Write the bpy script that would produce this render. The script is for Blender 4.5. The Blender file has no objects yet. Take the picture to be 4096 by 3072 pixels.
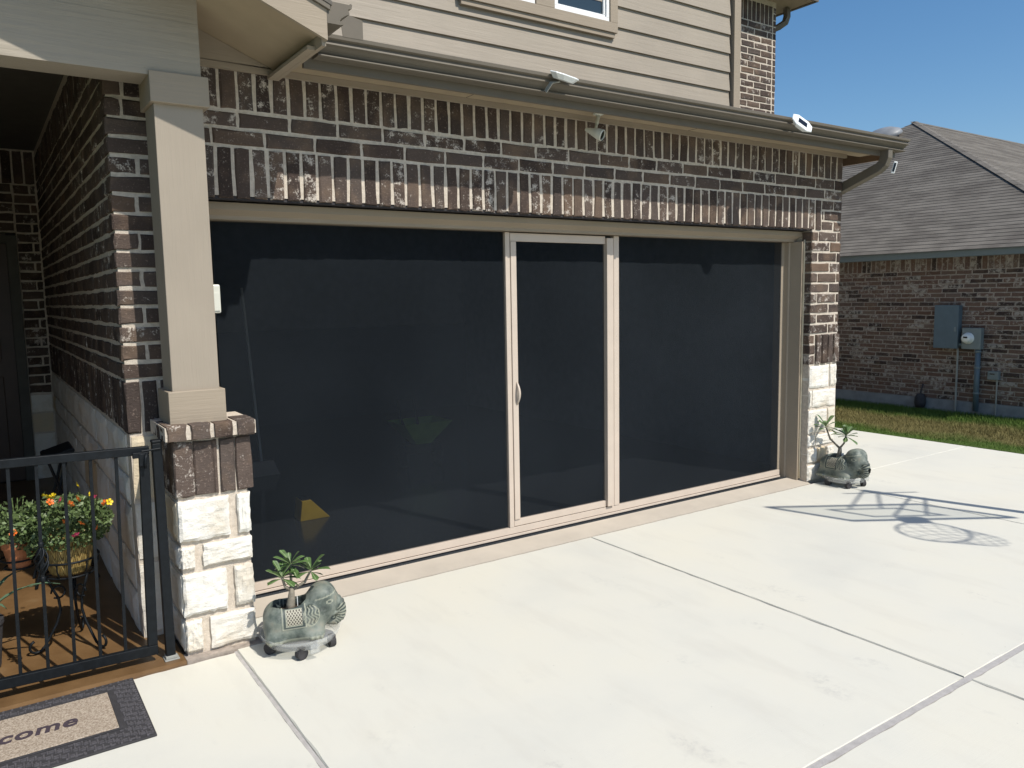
import bpy, math, random
import numpy as np
from mathutils import Vector, Matrix
random.seed(7); RNG = np.random.default_rng(7)
scene = bpy.context.scene
COL = scene.collection

# ------------------------------------------------------------------ camera, sky, sun, exposure
CAM = (-0.5645, -4.0708, 1.6467); YAW, PITCH, ROLL, FOC = 0.5983, -0.1112, -0.0172, 3138.0 / 4096
def cam_axes():
    ca, sa = math.cos(YAW), math.sin(YAW)
    right = Vector((ca, -sa, 0)); fwd = Vector((sa, ca, 0)) * math.cos(PITCH) + Vector((0, 0, 1)) * math.sin(PITCH)
    up = right.cross(fwd)
    return right * math.cos(ROLL) + up * math.sin(ROLL), -right * math.sin(ROLL) + up * math.cos(ROLL), fwd
_r, _u, _f = cam_axes()
cd = bpy.data.cameras.new('camera'); cd.sensor_width = 36; cd.lens = 36 * FOC; cd.clip_start = .05; cd.clip_end = 2000
cam = bpy.data.objects.new('camera', cd); COL.objects.link(cam)
cam.matrix_world = Matrix(((_r.x, _u.x, -_f.x, CAM[0]), (_r.y, _u.y, -_f.y, CAM[1]), (_r.z, _u.z, -_f.z, CAM[2]), (0, 0, 0, 1)))
scene.camera = cam
SUN = Vector((-.29, 1.0, -1.32))            # the way the light travels
world = bpy.data.worlds.new('World'); scene.world = world; world.use_nodes = True
wt = world.node_tree; wt.nodes.clear()
sky = wt.nodes.new('ShaderNodeTexSky'); sky.sky_type = 'NISHITA'; sky.sun_disc = False
sky.sun_elevation = math.atan2(1.32, math.hypot(.29, 1)); sky.sun_rotation = math.atan2(.29, -1.0)
sky.altitude = 200; sky.air_density = 1.0; sky.dust_density = 1.2; sky.ozone_density = 2.7
bg = wt.nodes.new('ShaderNodeBackground'); bg.inputs['Strength'].default_value = .100
wo = wt.nodes.new('ShaderNodeOutputWorld')
hs_ = wt.nodes.new('ShaderNodeHueSaturation'); hs_.inputs['Saturation'].default_value = 1.24; hs_.inputs['Hue'].default_value = .497
wt.links.new(sky.outputs[0], hs_.inputs['Color']); wt.links.new(hs_.outputs[0], bg.inputs['Color']); wt.links.new(bg.outputs[0], wo.inputs['Surface'])
sl = bpy.data.lights.new('sun', 'SUN'); sl.energy = 3.65; sl.angle = math.radians(.53); sl.color = (1, .955, .88)
so = bpy.data.objects.new('sun', sl); COL.objects.link(so); so.location = (3, -12, 15)
so.rotation_euler = SUN.to_track_quat('-Z', 'Y').to_euler()
scene.view_settings.view_transform = 'Standard'; scene.view_settings.look = 'None'
scene.view_settings.exposure = .38; scene.view_settings.gamma = 1; scene.view_settings.use_curve_mapping = False
scene.render.engine = 'CYCLES'; scene.cycles.max_bounces = 8; scene.cycles.transparent_max_bounces = 16
scene.cycles.use_denoising = True

# ------------------------------------------------------------------ materials
def lin(r, g, b):
    return tuple((c / 255 / 12.92 if c <= 10 else ((c / 255 + .055) / 1.055) ** 2.4) for c in (r, g, b))
class NT:
    def __init__(s, name):
        s.m = bpy.data.materials.new(name); s.m.use_nodes = True; s.t = s.m.node_tree; s.t.nodes.clear()
        s.out = s.t.nodes.new('ShaderNodeOutputMaterial')
    def n(s, typ, ins=None, **pr):
        k = s.t.nodes.new('ShaderNode' + typ)
        for a, v in pr.items(): setattr(k, a, v)
        for a, v in (ins or {}).items(): s.put(k.inputs[a], v)
        return k
    def put(s, inp, v):
        if isinstance(v, bpy.types.NodeSocket): s.t.links.new(v, inp)
        elif isinstance(v, bpy.types.Node): s.t.links.new(v.outputs[0], inp)
        elif isinstance(v, (tuple, list)) and inp.type == 'RGBA' and len(v) == 3: inp.default_value = (*v, 1)
        else: inp.default_value = v
    def math(s, op, a, b=0.0, clamp=False):
        k = s.n('Math', operation=op); k.use_clamp = clamp; s.put(k.inputs[0], a); s.put(k.inputs[1], b); return k.outputs[0]
    def mix(s, f, a, b, mode='MIX'):
        k = s.n('Mix', data_type='RGBA', blend_type=mode); s.put(k.inputs[0], f); s.put(k.inputs[6], a); s.put(k.inputs[7], b); return k.outputs[2]
    def ramp(s, f, stops, interp='LINEAR'):
        k = s.n('ValToRGB'); k.color_ramp.interpolation = interp; e = k.color_ramp.elements
        while len(e) < len(stops): e.new(.5)
        for q, (p, c) in zip(e, stops): q.position = p; q.color = (*c, 1) if len(c) == 3 else c
        s.put(k.inputs[0], f); return k.outputs[0]
    def step(s, f, a, b):
        k = s.n('MapRange', {1: a, 2: b}); s.put(k.inputs[0], f); return k.outputs[0]
    def pos(s, sx=1, sy=1, sz=1, kind='world'):
        v = s.n('NewGeometry').outputs['Position'] if kind == 'world' else s.n('TexCoord').outputs[kind]
        if (sx, sy, sz) == (1, 1, 1): return v
        k = s.n('VectorMath', operation='MULTIPLY'); s.put(k.inputs[0], v); k.inputs[1].default_value = (sx, sy, sz); return k.outputs[0]
    def noise(s, v, scale, detail=4, rough=.55, col=False):
        k = s.n('TexNoise', {'Scale': scale, 'Detail': detail, 'Roughness': rough}); s.put(k.inputs['Vector'], v)
        return k.outputs[1 if col else 0]
    def bump(s, h, strength=.3, dist=.01):
        k = s.n('Bump', {'Strength': strength, 'Distance': dist}); s.put(k.inputs['Height'], h); return k.outputs[0]
    def bsdf(s, color, rough=.7, normal=None, metal=0, spec=.5, **extra):
        k = s.n('BsdfPrincipled'); s.put(k.inputs['Base Color'], color); s.put(k.inputs['Roughness'], rough); s.put(k.inputs['Metallic'], metal)
        k.inputs['Specular IOR Level'].default_value = spec
        for a, v in extra.items(): s.put(k.inputs[a.replace('_', ' ')], v)
        if normal is not None: s.put(k.inputs['Normal'], normal)
        return k
    def done(s, k):
        s.t.links.new(k.outputs[0], s.out.inputs['Surface']); return s.m
M = {}
def flat(name, c, rough=.6, metal=0, var=.12, scale=9, bump=.1, bs=120, spec=.5):
    t = NT(name); p = t.pos(); nz = t.noise(p, scale, 5)
    c2 = tuple(x * (1 - var) for x in c); c1 = tuple(min(1, x * (1 + var)) for x in c)
    col = t.ramp(nz, [(.3, c2), (.7, c1)])
    M[name] = t.done(t.bsdf(col, rough, t.bump(t.noise(p, bs, 3), bump, .004), metal, spec)); return M[name]
def brickmat(name, stops, white, whiteamt, edge=True):
    t = NT(name); p = t.pos(); rnd = t.math('FRACT', t.math('ADD', t.n('ObjectInfo').outputs['Random'], t.n('Attribute', attribute_name='rnd').outputs['Fac']))
    base = t.ramp(rnd, stops, 'LINEAR')
    n1 = t.noise(p, 14, 6, .65); n2 = t.noise(p, 95, 4, .7)
    base = t.mix(t.math('MULTIPLY', n1, .7), base, tuple(x * .5 for x in stops[1][1]))
    base = t.mix(t.math('MULTIPLY', t.step(t.noise(p, 6, 3, .5), .5, .68), .6), base, (.17, .115, .078))
    base = t.mix(t.step(n2, .58, .75), base, tuple(min(1, x * 2.1) for x in stops[2][1]))
    r2 = t.math('FRACT', t.math('MULTIPLY', rnd, 17.31))
    amt = t.math('ADD', t.math('MULTIPLY', t.math('POWER', r2, 2.0), whiteamt), .035)
    w1 = t.noise(p, 20, 3, .5); w2 = t.noise(p, 120, 3, .6)
    wv = t.math('ADD', t.math('MULTIPLY', w1, .6), t.math('MULTIPLY', w2, .4))
    thr = t.math('SUBTRACT', .66, amt)
    wm = t.math('MULTIPLY', t.math('SUBTRACT', wv, thr), 11, True)
    if edge:                                                     # mortar smeared over the arrises
        g = t.n('SeparateXYZ'); t.put(g.inputs[0], t.pos(kind='Generated'))
        ds = [t.math('MINIMUM', g.outputs[i], t.math('SUBTRACT', 1, g.outputs[i])) for i in (0, 2)]
        d = t.math('MINIMUM', ds[0], ds[1])
        em = t.math('MULTIPLY', t.math('SUBTRACT', t.math('SUBTRACT', t.math('MULTIPLY', t.noise(p, 38, 4, .6), .15), .085), d), 24, True)
        wm = t.math('MAXIMUM', wm, em)
    col = t.mix(t.math('MULTIPLY', wm, .85), base, white)
    hh = t.math('ADD', t.math('MULTIPLY', n2, .5), t.noise(t.pos(40, 40, 150), 1, 3))
    M[name] = t.done(t.bsdf(col, .85, t.bump(hh, .5, .006), 0, .25)); return M[name]
brickmat('brick', [(0, (.044, .031, .026)), (.25, (.086, .060, .048)), (.5, (.138, .103, .084)), (.75, (.070, .053, .046)), (.9, (.112, .088, .074)), (1, (.185, .120, .080))], (.58, .52, .45), .12)
brickmat('brown_brick', [(0, (.125, .072, .052)), (.3, (.21, .13, .098)), (.6, (.15, .098, .078)), (.76, (.23, .17, .14)), (.84, (.035, .03, .03)), (1, (.02, .018, .02))], (.42, .38, .33), .2)
def stonemat():
    t = NT('limestone'); p = t.pos(); rnd = t.n('ObjectInfo').outputs['Random']
    n = t.noise(p, 7, 6, .6)
    base = t.ramp(rnd, [(0, (.78, .75, .68)), (.75, (.72, .67, .58)), (.9, (.66, .55, .38)), (1, (.62, .50, .33))])
    col = t.mix(t.step(n, .5, .8), base, (.58, .50, .38))
    h = t.math('ADD', t.noise(t.pos(30, 30, 55), 1, 6, .7), t.math('MULTIPLY', t.noise(p, 140, 3), .3))
    M['limestone'] = t.done(t.bsdf(col, .9, t.bump(h, .55, .012), 0, .2))
stonemat()
def mortarmat():
    t = NT('mortar'); p = t.pos(); n = t.noise(p, 45, 6, .7)
    M['mortar'] = t.done(t.bsdf(t.ramp(n, [(.3, (.46, .395, .32)), (.7, (.68, .60, .50))]), .95, t.bump(t.noise(p, 160, 4), .6, .006), 0, .1))
mortarmat()
flat('grey_mortar', (.33, .28, .235), .95, var=.25, scale=30, bump=.5)
def woodpaint(name, c, var=.06, grain=(3, 60, 60), strength=.35):
    t = NT(name); p = t.pos(*grain); w = t.noise(p, 1.2, 5, .6); d = t.noise(t.pos(), 2.2, 4)
    col = t.ramp(d, [(.3, tuple(x * (1 - var) for x in c)), (.7, tuple(x * (1 + var) for x in c))])
    spk = t.step(t.noise(t.pos(), 60, 2), .72, .78)
    col = t.mix(t.math('MULTIPLY', spk, .25), col, tuple(x * .5 for x in c))
    M[name] = t.done(t.bsdf(col, .6, t.bump(w, strength, .006), 0, .3))
woodpaint('trim_paint', (.325, .268, .200)); woodpaint('siding_paint', (.335, .288, .228), grain=(2.2, 40, 40), strength=.5)
woodpaint('post_paint', (.325, .276, .216), grain=(50, 50, 3)); woodpaint('gable_paint', (.345, .30, .238), grain=(2.0, 40, 30), strength=.9)
flat('soffit_paint', (.36, .285, .19), .7, var=.05)
flat('gutter_metal', (.15, .130, .102), .5, .0, var=.05, bump=.02, bs=20, spec=.22)
flat('frame_metal', (.54, .455, .375), .42, var=.04, bump=.03)
flat('jamb_metal', (.30, .235, .17), .5, var=.06)
flat('black_metal', (.0065, .0085, .0105), .5, var=.3, scale=40, bump=.15, spec=.22)
flat('black_rubber', (.036, .034, .036), .8, var=.25, scale=30, bump=.2)
flat('dark_groove', (.03, .027, .03), .8)
flat('white_plastic', (.80, .82, .80), .35, var=.03); flat('cream_plastic', (.62, .62, .54), .4, var=.03)
flat('grey_plastic', (.30, .30, .27), .5); flat('lens_black', (.008, .008, .01), .12)
flat('vinyl_white', (.82, .82, .80), .35, var=.03, bump=.02)
flat('door_brown', (.20, .125, .075), .6)
flat('door_paint', (.05, .024, .014), .45); flat('porch_paint', (.09, .085, .07), .7)
flat('terracotta', (.42, .15, .06), .8, var=.15); flat('soil', (.07, .045, .03), .95, var=.4, scale=60, bump=.8)
flat('leaf', (.075, .135, .04), .42, var=.35, scale=40, bump=.1); flat('leaf_vein', (.30, .36, .20), .5)
flat('moss_leaf', (.10, .145, .05), .5, var=.5, scale=70, bump=.05); flat('agave_leaf', (.10, .17, .10), .5, var=.3)
flat('bark', (.25, .22, .17), .8, var=.25, scale=40, bump=.5)
for nm, c in (('yellow', (.85, .62, .02)), ('orange', (.78, .16, .02)), ('pink', (.62, .05, .14))): flat('petal_' + nm, c, .5, var=.1)
flat('yellow_plastic', (.75, .48, .02), .45); flat('green_plastic', (.22, .42, .04), .45); flat('red_plastic', (.45, .02, .02), .4)
flat('fascia_grey', (.16, .19, .185), .6, var=.04); flat('panel_blue', (.105, .15, .18), .5, var=.08); flat('meter_grey', (.20, .235, .235), .5, var=.1)
flat('foundation', (.26, .27, .27), .9, var=.2, scale=6, bump=.4); flat('roof_vent_metal', (.22, .23, .24), .5)
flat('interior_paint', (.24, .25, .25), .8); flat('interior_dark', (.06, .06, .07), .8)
flat('joint_filler', (.40, .38, .36), .95, var=.12, scale=25, bump=.4); flat('joint_dark', (.10, .095, .085), .95, var=.3, scale=30)
flat('hoop_orange', (.5, .10, .03), .5); flat('net_cord', (.7, .7, .7), .9); flat('blinds', (.45, .47, .47), .6)
flat('caulk', (.56, .48, .34), .7)
flat('mat_stud', (.085, .08, .085), .6, var=.3, scale=60)
flat('apron', (.47, .415, .34), .9, var=.08, scale=4, bump=.25)
def concrete():
    t = NT('concrete'); p = t.pos(); rnd = t.n('ObjectInfo').outputs['Random']
    big = t.noise(p, .9, 5, .55); mid = t.noise(t.pos(5, 1.3, 1), 1.0, 5, .6); fine = t.noise(p, 210, 3)
    col = t.ramp(big, [(.32, (.57, .56, .50)), (.5, (.62, .602, .525)), (.68, (.638, .612, .52))])
    col = t.mix(t.math('MULTIPLY', t.step(mid, .52, .78), .35), col, (.49, .46, .40))
    st = t.noise(t.pos(2.2, 1.0, 1), 1.7, 3); st2 = t.noise(p, 26, 4, .7)          # scuffs and tyre smears
    col = t.mix(t.math('MULTIPLY', t.math('MULTIPLY', t.step(st, .62, .72), t.step(st2, .45, .7)), .42), col, (.34, .335, .32))
    col = t.mix(t.math('MULTIPLY', t.step(t.noise(p, 55, 2), .76, .79), .6), col, (.16, .15, .13))
    fp = t.n('TexVoronoi', {'Scale': .8, 'Randomness': 1.0}); t.put(fp.inputs['Vector'], t.pos(1, 2.1, 1))
    sm = t.math('MULTIPLY', t.step(fp.outputs['Distance'], .10, .04), t.step(t.noise(p, 40, 4, .75), .42, .62))     # shoe-sized grey smudges
    col = t.mix(t.math('MULTIPLY', sm, .30), col, (.36, .36, .35))
    broom = t.noise(t.pos(2, 190, 1), 1, 2); hgt = t.math('ADD', fine, t.math('MULTIPLY', broom, .8))
    M['concrete'] = t.done(t.bsdf(col, .88, t.bump(hgt, .22, .003), 0, .25))
concrete()
def stained():
    t = NT('stained_concrete'); p = t.pos(); b = t.noise(p, 4, 6, .6); f = t.noise(p, 90, 4)
    col = t.ramp(b, [(.3, (.115, .062, .024)), (.6, (.175, .10, .042)), (.8, (.23, .15, .075))])
    col = t.mix(t.step(t.noise(p, 38, 5, .7), .70, .76), col, (.55, .45, .30))
    M['stained_concrete'] = t.done(t.bsdf(col, .42, t.bump(f, .15, .004), 0, .5))
stained()
def garagefloor():
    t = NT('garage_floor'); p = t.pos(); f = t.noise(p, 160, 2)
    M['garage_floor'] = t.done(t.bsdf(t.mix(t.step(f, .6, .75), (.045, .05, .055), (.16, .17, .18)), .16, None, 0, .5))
garagefloor()
def lawnmat(name, gain):
    t = NT(name); p = t.pos(); n = t.noise(p, 1.5, 5, .6); x = t.n('SeparateXYZ'); t.put(x.inputs[0], p)
    d = t.math('ADD', x.outputs[0], t.math('MULTIPLY', t.math('SUBTRACT', n, .5), 1.3))
    a = t.math('MULTIPLY', t.step(d, 8.25, 8.6), t.step(d, 9.75, 9.3), True)               # a dry strip down the middle
    dry = t.mix(t.noise(p, 18, 3), (.18 * gain, .145 * gain, .055 * gain), (.27 * gain, .215 * gain, .095 * gain))
    grn = t.mix(t.noise(p, 22, 3), (.065 * gain, .13 * gain, .022 * gain), (.13 * gain, .185 * gain, .04 * gain))
    M[name] = t.done(t.bsdf(t.mix(t.math('MULTIPLY', a, .85), grn, dry), .8, None, 0, .15))
lawnmat('lawn', .62); lawnmat('grass_blade', .95)
def shinglemat():
    t = NT('shingle'); p = t.pos(); a = t.noise(t.pos(1.2, 2.2, 9), 1, 3, .6); b = t.noise(p, 70, 3, .7); r = t.n('ObjectInfo').outputs['Random']
    col = t.ramp(t.math('ADD', a, t.math('MULTIPLY', t.math('SUBTRACT', r, .5), .12)), [(.38, (.128, .115, .100)), (.5, (.168, .153, .132)), (.62, (.213, .194, .168))])
    col = t.mix(t.math('MULTIPLY', b, .5), col, (.10, .09, .08))
    M['shingle'] = t.done(t.bsdf(col, .92, t.bump(b, .5, .01), 0, .15))
shinglemat()
def screenmat():
    t = NT('screen_mesh'); p = t.pos(1.5, 1, 90); n = t.math('ADD', t.math('MULTIPLY', t.noise(p, 1, 4, .6), .14), t.math('MULTIPLY', t.noise(t.pos(), 1.0, 3, .5), .86))
    d = t.bsdf(t.ramp(n, [(.36, (.0125, .0155, .0190)), (.66, (.0190, .0232, .0280))]), .8, None, 0, .04)
    tr = t.n('BsdfTransparent', {'Color': (.95, .97, 1)})
    k = t.n('MixShader', {0: .64}); t.put(k.inputs[1], tr.outputs[0]); t.put(k.inputs[2], d.outputs[0]); M['screen_mesh'] = t.done(k)
screenmat()
def clearmat(name, tint, op, rough=.1):
    t = NT(name); d = t.bsdf(tint, rough, None, 0, .6); tr = t.n('BsdfTransparent', {'Color': (.93, .94, .94)})
    k = t.n('MixShader', {0: op}); t.put(k.inputs[1], tr.outputs[0]); t.put(k.inputs[2], d.outputs[0]); M[name] = t.done(k)
clearmat('clear_plastic', (.75, .75, .72), .2); clearmat('acrylic', (.7, .72, .72), .05)
t = NT('window_glass'); M['window_glass'] = t.done(t.bsdf((.02, .035, .045), .06, None, 0, .8))
def elephantmat():
    t = NT('verdigris'); o = t.pos(kind='Object'); n = t.noise(o, 26, 5, .6); n2 = t.noise(o, 11, 4, .55)
    att = t.n('Attribute', attribute_name='mark')
    col = t.ramp(n2, [(.34, (.042, .052, .045)), (.46, (.098, .118, .100)), (.58, (.185, .205, .17)), (.7, (.26, .24, .185))])
    col = t.mix(t.math('MULTIPLY', t.step(n, .48, .72), .55), col, (.27, .29, .255))
    sp = t.n('SeparateColor'); t.put(sp.inputs[0], att.outputs['Color'])
    ox = t.n('SeparateXYZ'); t.put(ox.inputs[0], o)
    def saw(op): return t.math('ABSOLUTE', t.math('SUBTRACT', t.math('FRACT', t.math('MULTIPLY', t.math(op, ox.outputs[0], t.math('MULTIPLY', ox.outputs[2], .75)), 75)), .5))
    la = t.math('GREATER_THAN', t.math('MAXIMUM', saw('ADD'), saw('SUBTRACT')), .37)
    col = t.mix(sp.outputs[2], col, t.mix(la, (.085, .075, .058), (.44, .42, .33)))
    col = t.mix(sp.outputs[1], col, (.018, .03, .033)); col = t.mix(sp.outputs[0], col, (.42, .42, .32))
    M['verdigris'] = t.done(t.bsdf(col, .55, t.bump(t.noise(o, 180, 3), .3, .002), 0, .4))
elephantmat()
def potmat():
    t = NT('glazed_pot'); o = t.pos(kind='Object'); x = t.n('SeparateXYZ'); t.put(x.inputs[0], o)
    ang = t.math('MULTIPLY', t.math('ARCTAN2', x.outputs[1], x.outputs[0]), 9.0)
    z = t.math('MULTIPLY', x.outputs[2], 75)
    w = t.math('ABSOLUTE', t.math('SINE', t.math('ADD', t.math('MULTIPLY', t.math('ABSOLUTE', t.math('SINE', ang)), 6.0), z)))
    h = t.math('SUBTRACT', w, t.math('MULTIPLY', t.noise(o, 25, 3), .4))
    M['glazed_pot'] = t.done(t.bsdf(t.mix(t.step(h, .1, .6), (.16, .10, .03), (.38, .27, .09)), .4, t.bump(h, .6, .006), 0, .5))
potmat()
def matfibre():
    t = NT('mat_fibre'); p = t.pos(); n = t.noise(p, 150, 4, .7)
    M['mat_fibre'] = t.done(t.bsdf(t.ramp(n, [(.35, (.22, .165, .115)), (.6, (.50, .42, .33))]), .95, t.bump(n, .9, .006), 0, .1))
matfibre(); flat('mat_ink', (.05, .035, .045), .95, var=.3, scale=120, bump=.6, bs=200)

# ------------------------------------------------------------------ mesh helpers
class MB:
    def __init__(s): s.v = []; s.f = []
    def add(s, vs, fs):
        k = len(s.v); s.v += [tuple(v) for v in vs]; s.f += [tuple(i + k for i in f) for f in fs]; return s
    def box(s, x0, x1, y0, y1, z0, z1):
        return s.add([(x, y, z) for z in (z0, z1) for y in (y0, y1) for x in (x0, x1)],
                     [(0, 2, 3, 1), (4, 5, 7, 6), (0, 1, 5, 4), (2, 6, 7, 3), (0, 4, 6, 2), (1, 3, 7, 5)])
    def prism(s, prof, axis, a, b):
        """profile (p,q) swept along axis: x -> (a,p,q), y -> (p,a,q), z -> (p,q,a)"""
        def P(t, p, q): return {'x': (t, p, q), 'y': (p, t, q), 'z': (p, q, t)}[axis]
        n = len(prof); s.add([P(a, *p) for p in prof] + [P(b, *p) for p in prof],
              [(i, (i + 1) % n, (i + 1) % n + n, i + n) for i in range(n)] + [tuple(range(n - 1, -1, -1)), tuple(range(n, 2 * n))]); return s
    def tube(s, pts, r, n=8, closed=False, sq=None):
        pts = [Vector(p) for p in pts]; m = len(pts); rs = r if isinstance(r, (list, tuple)) else [r] * m
        vs = []; ref = Vector((0, 0, 1)); prev = None
        for i, p in enumerate(pts):
            a = pts[(i - 1) % m] if (closed or i) else p; b = pts[(i + 1) % m] if (closed or i < m - 1) else p
            t = (b - a).normalized()
            if prev is None:
                u = t.cross(ref); u = t.cross(Vector((1, 0, 0))) if u.length < 1e-3 else u
            else: u = prev - t * prev.dot(t)
            u.normalize(); w = t.cross(u); prev = u
            for k in range(n):
                if sq: cx, cy = [(-1, -1), (1, -1), (1, 1), (-1, 1)][k]; vs.append(p + u * cx * sq[0] + w * cy * sq[1])
                else: q = 2 * math.pi * k / n; vs.append(p + (u * math.cos(q) + w * math.sin(q)) * rs[i])
        fs = [(i * n + k, i * n + (k + 1) % n, ((i + 1) % m) * n + (k + 1) % n, ((i + 1) % m) * n + k) for i in range(m if closed else m - 1) for k in range(n)]
        if not closed: fs += [tuple(range(n - 1, -1, -1)), tuple(range((m - 1) * n, m * n))]
        return s.add(vs, fs)
    def lathe(s, prof, n=24, c=(0, 0, 0), sx=1, sy=1):
        vs = [(c[0] + r * math.cos(2 * math.pi * k / n) * sx, c[1] + r * math.sin(2 * math.pi * k / n) * sy, c[2] + z) for r, z in prof for k in range(n)]
        fs = [(i * n + k, i * n + (k + 1) % n, (i + 1) * n + (k + 1) % n, (i + 1) * n + k) for i in range(len(prof) - 1) for k in range(n)]
        return s.add(vs, fs)
    def mesh(s, name, mat=None, smooth=False):
        me = bpy.data.meshes.new(name); me.from_pydata(s.v, [], s.f); me.validate(); me.update()
        if mat: me.materials.append(M[mat])
        if smooth:
            for p in me.polygons: p.use_smooth = True
        return me
    def build(s, name, mat, parent=None, loc=(0, 0, 0), rot=(0, 0, 0), smooth=False, bevel=0):
        o = put(name, s.mesh(name, mat, smooth), parent, loc, rot)
        if bevel:
            b = o.modifiers.new('bevel', 'BEVEL'); b.width = bevel; b.segments = 2; b.limit_method = 'ANGLE'
        return o
def put(name, me, parent=None, loc=(0, 0, 0), rot=(0, 0, 0), scale=None):
    o = bpy.data.objects.new(name, me); COL.objects.link(o); o.parent = parent; o.location = loc; o.rotation_euler = rot
    if scale: o.scale = scale
    return o
def tag(o, label=None, cat=None, group=None, kind=None):
    for k, v in (('label', label), ('category', cat), ('group', group), ('kind', kind)):
        if v: o[k] = v
    return o
def thing(name, label, cat, loc=(0, 0, 0), rot=(0, 0, 0), group=None):
    return tag(put(name, None, None, loc, rot), label, cat, group)
def box(name, mat, parent, *d, bevel=0): return MB().box(*d).build(name, mat, parent, bevel=bevel)
def copy_tree(o, parent=None):
    c = o.copy(); COL.objects.link(c); c.parent = parent
    for ch in list(o.children): copy_tree(ch, c)
    return c
_bk = {}
def brick_mesh(w, h, d, mat='brick', var=None):
    v = random.randrange(7) if var is None else var
    key = (round(w, 3), round(h, 3), round(d, 3), mat, v)
    if key in _bk: return _bk[key]
    j = lambda a: (random.random() - .5) * 2 * a
    a, b = w / 2, h / 2
    ring = [(-a, -b), (0, -b), (a, -b), (a, 0), (a, b), (0, b), (-a, b), (-a, 0)]
    R1 = [(x + j(.0042), j(.0025) + .0, z + j(.0042)) for x, z in [(x - math.copysign(.006, x) if x else x, z - math.copysign(.006, z) if z else z) for x, z in ring]]
    R2 = [(x + j(.0038), .007 + j(.001), z + j(.0038)) for x, z in ring]
    R3 = [(x, d, z) for x, z in ring]
    m = MB(); n = 8
    m.add(R1 + R2 + R3, [tuple(range(8))] + [(i, i + n, (i + 1) % n + n, (i + 1) % n) for i in range(n)] + [(i + n, i + 2 * n, (i + 1) % n + 2 * n, (i + 1) % n + n) for i in range(n)])
    me = m.mesh('brick', mat); _bk[key] = me; return me
def frame(face, plane):
    """face '-y' (u=+x) or '-x' (u=-y): maps (u, z, proud) to location; returns (fn, rot)"""
    if face == '-y': return (lambda u, z, pr=0: (u, plane - pr, z)), (0, 0, 0)
    return (lambda u, z, pr=0: (plane - pr, -u, z)), (0, 0, -math.pi / 2)
LOOSE = {}
def brick(parent, fr, u, z, w, h, d=.095, mat='brick', pr=0, loose=None):
    fn, rot = fr; pr = pr + (random.random() - .5) * .005; tilt = (random.random() - .5) * .012
    me = brick_mesh(w, h, d, mat)
    if loose is not None: loose.append((me, Matrix.Translation(fn(u, z, pr)) @ Matrix.Rotation(rot[2], 4, 'Z'))); return
    return put('brick', me, parent, fn(u, z, pr), (0, tilt * (0.4 if w > h else 1), rot[2]))
def flush(loose, name, mat, parent):
    m = MB()
    for me, mx in loose: m.add([mx @ v.co for v in me.vertices], [tuple(p.vertices) for p in me.polygons])
    o = m.build(name, mat, parent); me = o.data; at = me.attributes.new('rnd', 'FLOAT', 'POINT')
    at.data.foreach_set('value', [x for b, _ in loose for x in [random.random()] * len(b.vertices)])
    return tag(o, kind='stuff')
C = .0868; JT = .0145; L = .262
def course(parent, fr, u0, u1, z0, shift, h=C, length=L, mat='brick', loose=None, near=None, j=JT):
    u = u0 - shift * length
    while u < u1 - .02:
        a, b = max(u, u0), min(u + length, u1)
        if b - a > .03:
            lo = None if (loose is None or (near and a > near)) else loose
            brick(parent, fr, (a + b) / 2, z0 + h / 2, b - a - j, h - j, mat=mat, loose=lo)
        u += length
def soldiers(parent, fr, u0, u1, z0, h, pitch=C, mat='brick', pr=0, loose=None, near=None, j=JT):
    n = max(1, round((u1 - u0) / pitch)); p = (u1 - u0) / n
    for i in range(n):
        lo = None if (loose is None or (near and u0 + i * p > near)) else loose
        brick(parent, fr, u0 + (i + .5) * p, z0 + h / 2, p - j * (.8 + .5 * random.random()), h - j, mat=mat, pr=pr, loose=lo)
def stone(parent, fr, u0, u1, z0, z1, depth=.1, amp=.010, nx=13, nz=11, j=.018):
    w, h = u1 - u0 - j, z1 - z0 - j; fn, rot = fr
    sd = RNG.random((nz + 1, nx + 1)); sd = .5 + ((sd + np.roll(sd, 1, 0) + np.roll(sd, 1, 1) + np.roll(np.roll(sd, 1, 0), 1, 1)) / 4 - .5) * 1.5; lowf = RNG.random((4, 4))
    vs = []
    for b in range(nz + 1):
        for a in range(nx + 1):
            s, t = a / nx, b / nz; e = min(s, 1 - s, t, 1 - t)
            lf = lowf[int(t * 2.99), int(s * 2.99)]
            dx = 0 if 0 < a < nx else (sd[b, a] - .5) * .010; dz = 0 if 0 < b < nz else (sd[b, a] - .5) * .008
            y = -amp * min(1, e * 22) * (.5 + .5 * lf) + (sd[b, a] - .5) * amp * .55
            vs.append(((s - .5) * w + dx, y, (t - .5) * h + dz))
    fs = [(b * (nx + 1) + a, b * (nx + 1) + a + 1, (b + 1) * (nx + 1) + a + 1, (b + 1) * (nx + 1) + a) for b in range(nz) for a in range(nx)]
    rim = [a for a in range(nx + 1)] + [b * (nx + 1) + nx for b in range(1, nz + 1)] + [nz * (nx + 1) + a for a in range(nx - 1, -1, -1)] + [b * (nx + 1) for b in range(nz - 1, 0, -1)]
    k = len(vs); vs += [(vs[i][0], depth, vs[i][2]) for i in rim]; n = len(rim)
    fs += [(rim[i], k + i, k + (i + 1) % n, rim[(i + 1) % n]) for i in range(n)]
    m = MB(); m.add(vs, fs)
    return put('stone', m.mesh('stone', 'limestone'), parent, fn((u0 + u1) / 2, (z0 + z1) / 2, 0), rot)

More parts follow.
